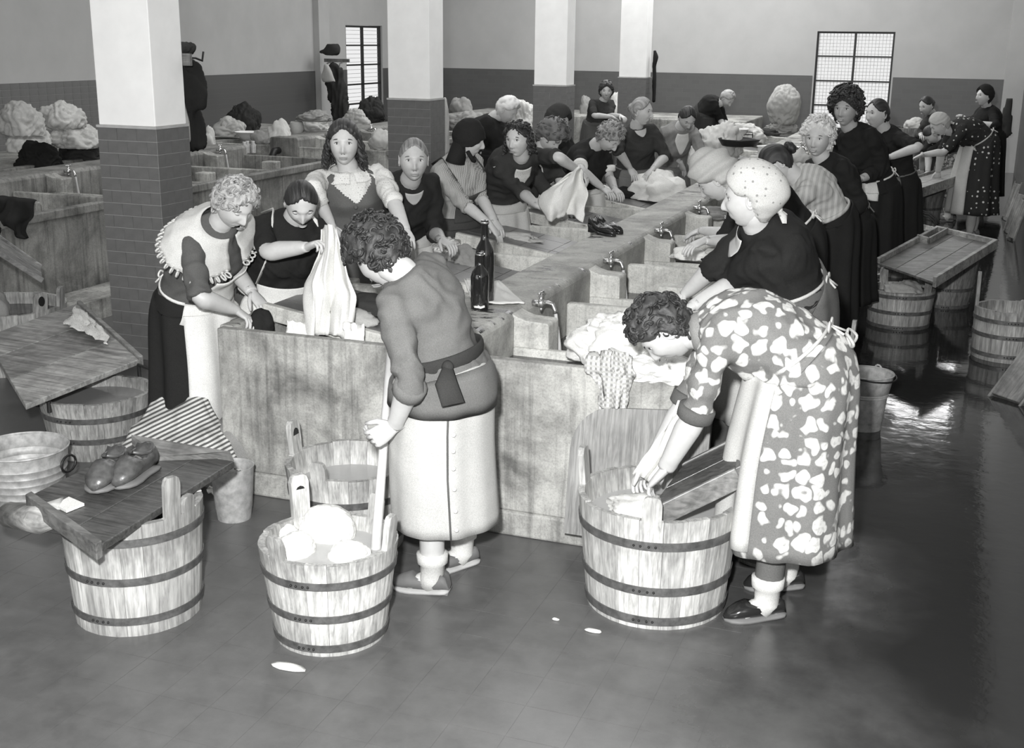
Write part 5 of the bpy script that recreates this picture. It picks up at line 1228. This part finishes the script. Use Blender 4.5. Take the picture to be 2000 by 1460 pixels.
person('woman in a black headscarf and finely checked blouse leaning over the rubbing board', (916, 272, 7.98), (12, -14), (893, 310, 8.02), (886, 440, 8.15), -18,
    {'R': dict(e=(905, 400), w=(958, 440, 7.75), h=(975, 462, 7.75), c=.3, sl=.52), 'L': dict(e=(938, 385), w=(965, 430, 7.95), h=(978, 455, 7.9), c=.3, sl=.52)},
    s=1.03, w=1.12, hair=None, hairm=H_dk, topm=M_chkb, top=dict(t0=.05), skm=M_dark, hem=.12, kerchief=dict(m=M_black, line=-.50, thick=.014, vol=.012, cape=True, name='headscarf'), apron=dict(m=M_apd, h=.95, bib=.62, bw=.9), full=.4)
person('dark-haired woman with centre parting looking over her shoulder beside the flying cloth', (1012, 272, 8.2), (-98, -8), (1018, 312, 8.35), (972, 410, 8.6), -25,
    {'R': dict(e=(1018, 375), w=(1050, 402, 8.2), h=(1068, 410, 8.2), c=.6, sl=.55), 'L': dict(e=(1085, 305), w=(1128, 332, 8.5), h=(1142, 345, 8.5), c=.6, sl=.40)},
    s=1.03, w=1.05, hair=dict(thick=.010, amp=.004, freq=34, part=.0, curls=60, cr=.018, cz=-.7, long=(14, -.10, .8)), hairm=H_bl, topm=M_dark, top=dict(t0=.02, name='cardigan'), skm=M_black, hem=.12, collar=dict(kind='vneck', m=M_shirt, b=.75), apron=dict(m=M_apl, h=.92), full=.1)
person('curly-haired woman with her face turned down, washing beyond the flying white cloth', (1075, 266, 9.3), (-15, -48), (1058, 298, 9.35), (1035, 395, 9.5), -5,
    {'R': dict(e=(1068, 372), w=(1088, 398, 9.0), h=(1102, 415, 9.0), c=.3, sl=.40), 'L': dict(e=(1100, 372), w=(1112, 405, 9.3), h=(1125, 420, 9.3), c=.3, sl=.4)},
    s=1.03, w=1.06, hair=dict(curly, curls=110), hairm=H_md, topm=M_dark, skm=M_dark, hem=.12, apron=dict(m=M_apw, h=.92, bib=.5), eyes='down', lod=0)
person('woman in a dark beret and checked dress standing behind the curly-haired washer', (1090, 238, 10.6), (-20, -25), (1100, 268, 10.7), (1098, 370, 10.7), 0,
    {'R': dict(e=(1100, 340), w=(1120, 365, 10.4), c=.3), 'L': dict(e=(1125, 330), w=(1135, 360, 10.7), c=.3)}, s=1.0, w=1.05, hair=flat_, hairm=H_md, topm=M_black, skm=M_chkb, hem=.15,
    kerchief=dict(m=M_dark, line=.0, thick=.02, vol=.03, name='beret'), eyes='down', lod=0)
person('stout woman in a black short-sleeved top with white cuffs scrubbing on the board', (1190, 268, 10.0), (-12, -48), (1162, 285, 10.05), (1128, 375, 10.2), -8,
    {'R': dict(e=(1148, 345), w=(1178, 368, 9.75), h=(1192, 378, 9.7), c=.4, sl=.30), 'L': dict(e=(1190, 345), w=(1200, 368, 9.95), h=(1210, 378, 9.9), c=.4, sl=.3)},
    s=1.03, w=1.15, hair=dict(wavy, curls=60), hairm=H_gr, topm=M_black, skm=M_dark, hem=.12, cuff=M_apw, apron=dict(m=M_apw, h=.9), eyes='down', lod=1, full=.6)
person('fair-haired woman in an open dark jacket looking right at the trough end', (1253, 218, 11.0), (-8, -6), (1243, 250, 11.05), (1240, 345, 11.15), -45,
    {'R': dict(e=(1212, 305), w=(1230, 328, 10.85), h=(1240, 345, 10.8), c=.3, sl=.50), 'L': dict(e=(1294, 300), w=(1275, 330, 10.85), h=(1262, 342, 10.8), c=.3, sl=.5)},
    s=1.03, w=1.05, hair=dict(flat_, thick=.012, bun=(0,-.10,.02,.035)), hairm=H_br, topm=M_dark, top=dict(t0=-.02, name='jacket'), skm=M_gsk, hem=.12, apron=dict(m=M_apg, h=.9), collar=dict(kind='open', m=M_skin, b=.90), lod=1)
person('woman in a light jumper plunging both arms into the farther trough', (1342, 230, 12.55), (-55, -42), (1328, 250, 12.65), (1303, 335, 12.9), -50,
    {'R': dict(e=(1308, 295), w=(1330, 318, 12.75), h=(1335, 335, 12.8), c=.2, sl=.5), 'L': dict(e=(1368, 292), w=(1366, 318, 12.8), h=(1366, 335, 12.85), c=.2, sl=.5)},
    s=1.04, w=1.05, hair=dict(flat_, thick=.010), hairm=H_dk, topm=fab('light_jumper', .24), skm=M_gsk, hem=.12, apron=dict(m=M_apg, h=.9, tie=False), collar=dict(kind='vneck', m=M_apw, b=.62), eyes='down', lod=1)
# --- far figures
person('bent woman in black with pale grey hair in the shade behind the headscarfed woman', (990, 215, 11.4), (0, -35), (965, 228, 11.4), (945, 300, 11.4), 0,
    {'R': dict(e=(985, 290), w=(1000, 320, 11.2), c=.3), 'L': dict(e=(1005, 280), w=(1010, 315, 11.5), c=.3)}, s=1.05, w=1.2, hair=dict(thick=.016, amp=.006, freq=20, vol=.01, comb=False), hairm=H_wh, topm=M_black, skm=M_black, hem=.15, lod=0, eyes='down')
person('far woman in a black shawl and grey skirt, standing with her forearms out', (1184, 178, 17.0), (-70, -5), (1178, 196, 17.05), (1168, 245, 17.1), -40,
    {'R': dict(e=(1165, 225), w=(1195, 228, 16.8), c=.6, sl=.42), 'L': dict(e=(1195, 222), w=(1212, 226, 16.8), c=.6, sl=.42)}, s=1.03, w=1.08, hair=dict(wavy, thick=.02, curls=30), hairm=H_dk, topm=M_dark, skm=M_gsk, hem=.2, lod=0)
person('far bent woman in black with short fair hair, leaning to the right', (1420, 192, 18.2), (-20, -50), (1405, 202, 18.2), (1372, 228, 18.2), 0,
    {'R': dict(e=(1408, 235), w=(1415, 250, 18.0), c=.3), 'L': dict(e=(1415, 235), w=(1422, 252, 18.3), c=.3)}, s=1.05, w=1.08, hair=dict(thick=.012, amp=.005, freq=20, comb=False), hairm=H_br, topm=M_black, skm=M_dark, hem=.2, lod=0, eyes='down')
# --- right row
person('stout woman in a spotted kerchief and dark jacket at the nearest right basin', (1462, 388, 5.32), (186, -8), (1478, 440, 5.36), (1535, 590, 5.5), 180,
    {'L': dict(e=(1432, 560), w=(1352, 598, 5.25), h=(1310, 625, 5.2), c=.4, sl=.55, n=(0,0,-1)), 'R': dict(e=(1375, 540), w=(1338, 575, 5.55), h=(1310, 590, 5.5), c=.4, sl=.55)},
    s=1.04, w=1.22, hair=dict(thick=.006, amp=.003), hairm=H_gr, topm=M_black, top=dict(t0=.0, name='jacket'), skm=M_gsk, hem=.10, kerchief=dict(m=M_kerd, line=.02, thick=.02, vol=.028, bk=.9, rear=.025, knot=(0,-.115,-.055)),
    apron=dict(m=M_apl, h=.80, a0=-1.35, a1=1.2), collar=dict(kind='open', m=M_skin, b=.80), full=1., armr=1.1, hemw=.26)
person('woman in a pale knotted turban bending low over the basin behind the spotted kerchief', (1398, 352, 7.10), (186, -40), (1440, 380, 7.15), (1548, 470, 7.30), 178,
    {'L': dict(e=(1440, 470), w=(1375, 470, 6.95), c=.4), 'R': dict(e=(1430, 450), w=(1370, 450, 7.35), c=.4)},
    s=1.03, w=1.05, hair=None, hairm=H_dk, topm=M_black, skm=M_black, hem=.18, kerchief=dict(m=M_tur, line=-.02, thick=.026, vol=.045, bk=.4, rolls=True, name='turban'), apron=dict(m=M_apg, h=.9, tm=M_apw), eyes='down')
person('woman with a dark bun and a ribbed pale cardigan bending over a right-hand basin', (1518, 318, 8.20), (195, -48), (1552, 345, 8.25), (1618, 435, 8.40), 182,
    {'L': dict(e=(1510, 430), w=(1460, 430, 8.05), c=.4), 'R': dict(e=(1500, 420), w=(1450, 420, 8.55), c=.4)},
    s=1.06, w=1.05, hair=dict(thick=.012, amp=.003, freq=36, bun=(0,-.115,.01,.040)), hairm=H_dk, topm=M_knit, top=dict(t0=.12, name='cardigan'), skm=M_black, hem=.25, band=M_knit, eyes='down')
person('white-haired woman in a dark cardigan smiling at the camera', (1597, 270, 9.30), (-98, -6), (1612, 318, 9.37), (1650, 440, 9.50), 190,
    {'L': dict(e=(1680, 400), w=(1620, 420, 9.15), c=.4, sl=.8), 'R': dict(e=(1560, 380), w=(1530, 420, 9.65), c=.4, sl=.8)}, chest=225,
    s=1.12, w=1.08, hair=dict(thick=.016, amp=.012, freq=24, vol=.02, comb=False, curls=110, cr=.018, line=.0), hairm=H_wh, brow=H_gr, topm=M_black, top=dict(t0=.0, name='cardigan'), skm=M_black, hem=.28, collar=dict(kind='vneck', m=M_grey, b=.70), apron=dict(m=M_apg, h=.92), smile=1., full=.4)
person('smiling woman with a cloud of dark curls, black dress and white half apron', (1652, 213, 10.75), (-104, -4), (1668, 255, 10.85), (1708, 372, 11.00), 205,
    {'L': dict(e=(1720, 345), w=(1680, 350, 10.60), c=.4, sl=.8), 'R': dict(e=(1640, 340), w=(1650, 370, 10.90), c=.4, sl=.8)}, chest=225,
    s=1.18, w=1.0, skin=M_skin2, hair=dict(curly, vol=.032, curls=170, cr=.020), hairm=H_dk, topm=M_black, top=dict(t0=.0, name='dress_top'), skm=M_black, hem=.34, apron=dict(m=M_apw, h=.55, a0=-1.3, a1=1.0), smile=1., full=.2)
person('woman with smooth dark hair and bare forearm, black dress and grey apron, looking left', (1714, 222, 12.10), (222, -4), (1735, 258, 12.20), (1750, 360, 12.30), 215,
    {'L': dict(e=(1788, 292), w=(1735, 308, 11.80), h=(1722, 316, 11.75), c=.6, sl=.38), 'R': dict(e=(1700, 320), w=(1705, 345, 12.10), c=.4)},
    s=1.14, w=1.05, hair=dict(thick=.008, amp=.003, freq=40, bun=(0,-.09,-.04,.03)), hairm=H_bl, topm=M_black, top=dict(t0=.05, name='dress_top'), skm=M_black, hem=.34, apron=dict(m=M_apg, h=.6), smile=.6, full=.5, collar=dict(kind='open', m=M_skin, b=.92))
# --- far right group
person('woman in a dark dotted dress and headscarf bending over the far board', (1836, 243, 14.9), (192, -38), (1858, 255, 15.0), (1918, 283, 15.1), 182,
    {'L': dict(e=(1842, 300), w=(1800, 303, 14.7), h=(1788, 308, 14.7), c=.6, sl=.38), 'R': dict(e=(1835, 310), w=(1832, 335, 15.2), c=.4, sl=.38)},
    s=1.05, w=1.05, hair=flat_, hairm=H_dk, topm=M_dot, top=dict(t0=.0, name='dress_bodice'), skm=M_dot, hem=.30, hemw=.30, kerchief=dict(m=M_lgrey, line=.0, thick=.014, vol=.01, knot=(0,-.1,-.05)), apron=dict(m=M_apl, h=1.0, a0=-1.1, a1=.6), eyes='down', shoes=[M_sole, M_sole], stock=M_lgrey)
person('bent woman in black with a faded flowered skirt behind the far board', (1822, 262, 16.4), (185, -60), (1832, 268, 16.4), (1868, 300, 16.5), 185,
    {'L': dict(e=(1812, 305), w=(1812, 335, 16.2), c=.3, sl=.4), 'R': dict(e=(1800, 305), w=(1800, 330, 16.6), c=.3, sl=.4)},
    s=1.05, w=1.1, hair=flat_, hairm=H_bl, topm=M_black, skm=M_patt, hem=.32, eyes='down', lod=0, shoes=[M_sole, M_sole], sock=M_socks)
person('far woman with smooth dark hair and a lowered face near the right corner', (1810, 206, 17.6), (225, -22), (1820, 222, 17.7), (1826, 275, 17.7), 200,
    {'L': dict(e=(1835, 250), w=(1815, 262, 17.5), c=.3, sl=.8), 'R': dict(e=(1800, 250), w=(1800, 262, 17.7), c=.3, sl=.8)}, s=1.05, w=1., hair=dict(flat_, bun=(0,-.1,0,.03)), hairm=H_bl, topm=M_dark, skm=M_dark, hem=.2, lod=0)
person('far woman in a knitted dark cap and black jumper by the right wall', (1922, 188, 17.8), (215, 0), (1930, 210, 17.9), (1932, 268, 17.9), 200,
    {'L': dict(e=(1945, 245), w=(1905, 240, 17.5), c=.3, sl=.55), 'R': dict(e=(1895, 240), w=(1880, 228, 17.8), c=.3, sl=.55)}, s=1.06, w=1.08, hair=flat_, hairm=H_dk, topm=M_black, skm=M_black, hem=.2, lod=0, kerchief=dict(m=M_black, line=.0, thick=.018, vol=.02, name='knitted_cap'), smile=.5)
# flying white cloth
def fly(u, v):
    a = min(1, v*2.4)**.7; pl_ = lerp(1122, 1062+8*math.sin(v*7), a); pr_ = lerp(1138, 1146-10*max(0, v-.85)*6, a)
    return U(lerp(pl_, pr_, u)+3*math.sin(v*9+u*4), 334+96*v-6*math.sin(u*PI)-22*max(0, .35-u)*a*0+5*math.sin(u*7), 8.15+.05*math.sin(u*7+v*4)+.02*math.sin(17*u+3*v))
drape('white_cloth', 'white cloth being flung over the far basin by the dark-haired woman', fly, 30, 30, M_white, fold=.025, ff=7, seed=21)
# wet strip of cloth pulled up out of the largest tub
def strip(u, v):
    return U(lerp(1325, 1243, v)+lerp(0, 52, u)*(1-.25*v)+4*math.sin(u*9+v*5), lerp(782, 925, v)+lerp(0, 22, u), lerp(4.46, 4.50, v)+.03*math.sin(u*14))
drape('white_cloth', 'white cloth wrung between the hands of the woman in the floral dress', strip, 16, 20, M_white, fold=.015, ff=8, seed=31)

heap('laundry', 'light washing in the tub with three upright handles', (-.30, 10.03, .215), (.16, .13, .09), M_lgrey, 34, .35, 'laundry')

tag(obj('wooden_stick', MB().tube([U(1184, 343, 11.6), U(1255, 366, 10.9)], [.014, .014], 8), M_board2, None, True), 'plain wooden stick lying across the far basin before the fair-haired woman', 'stick')
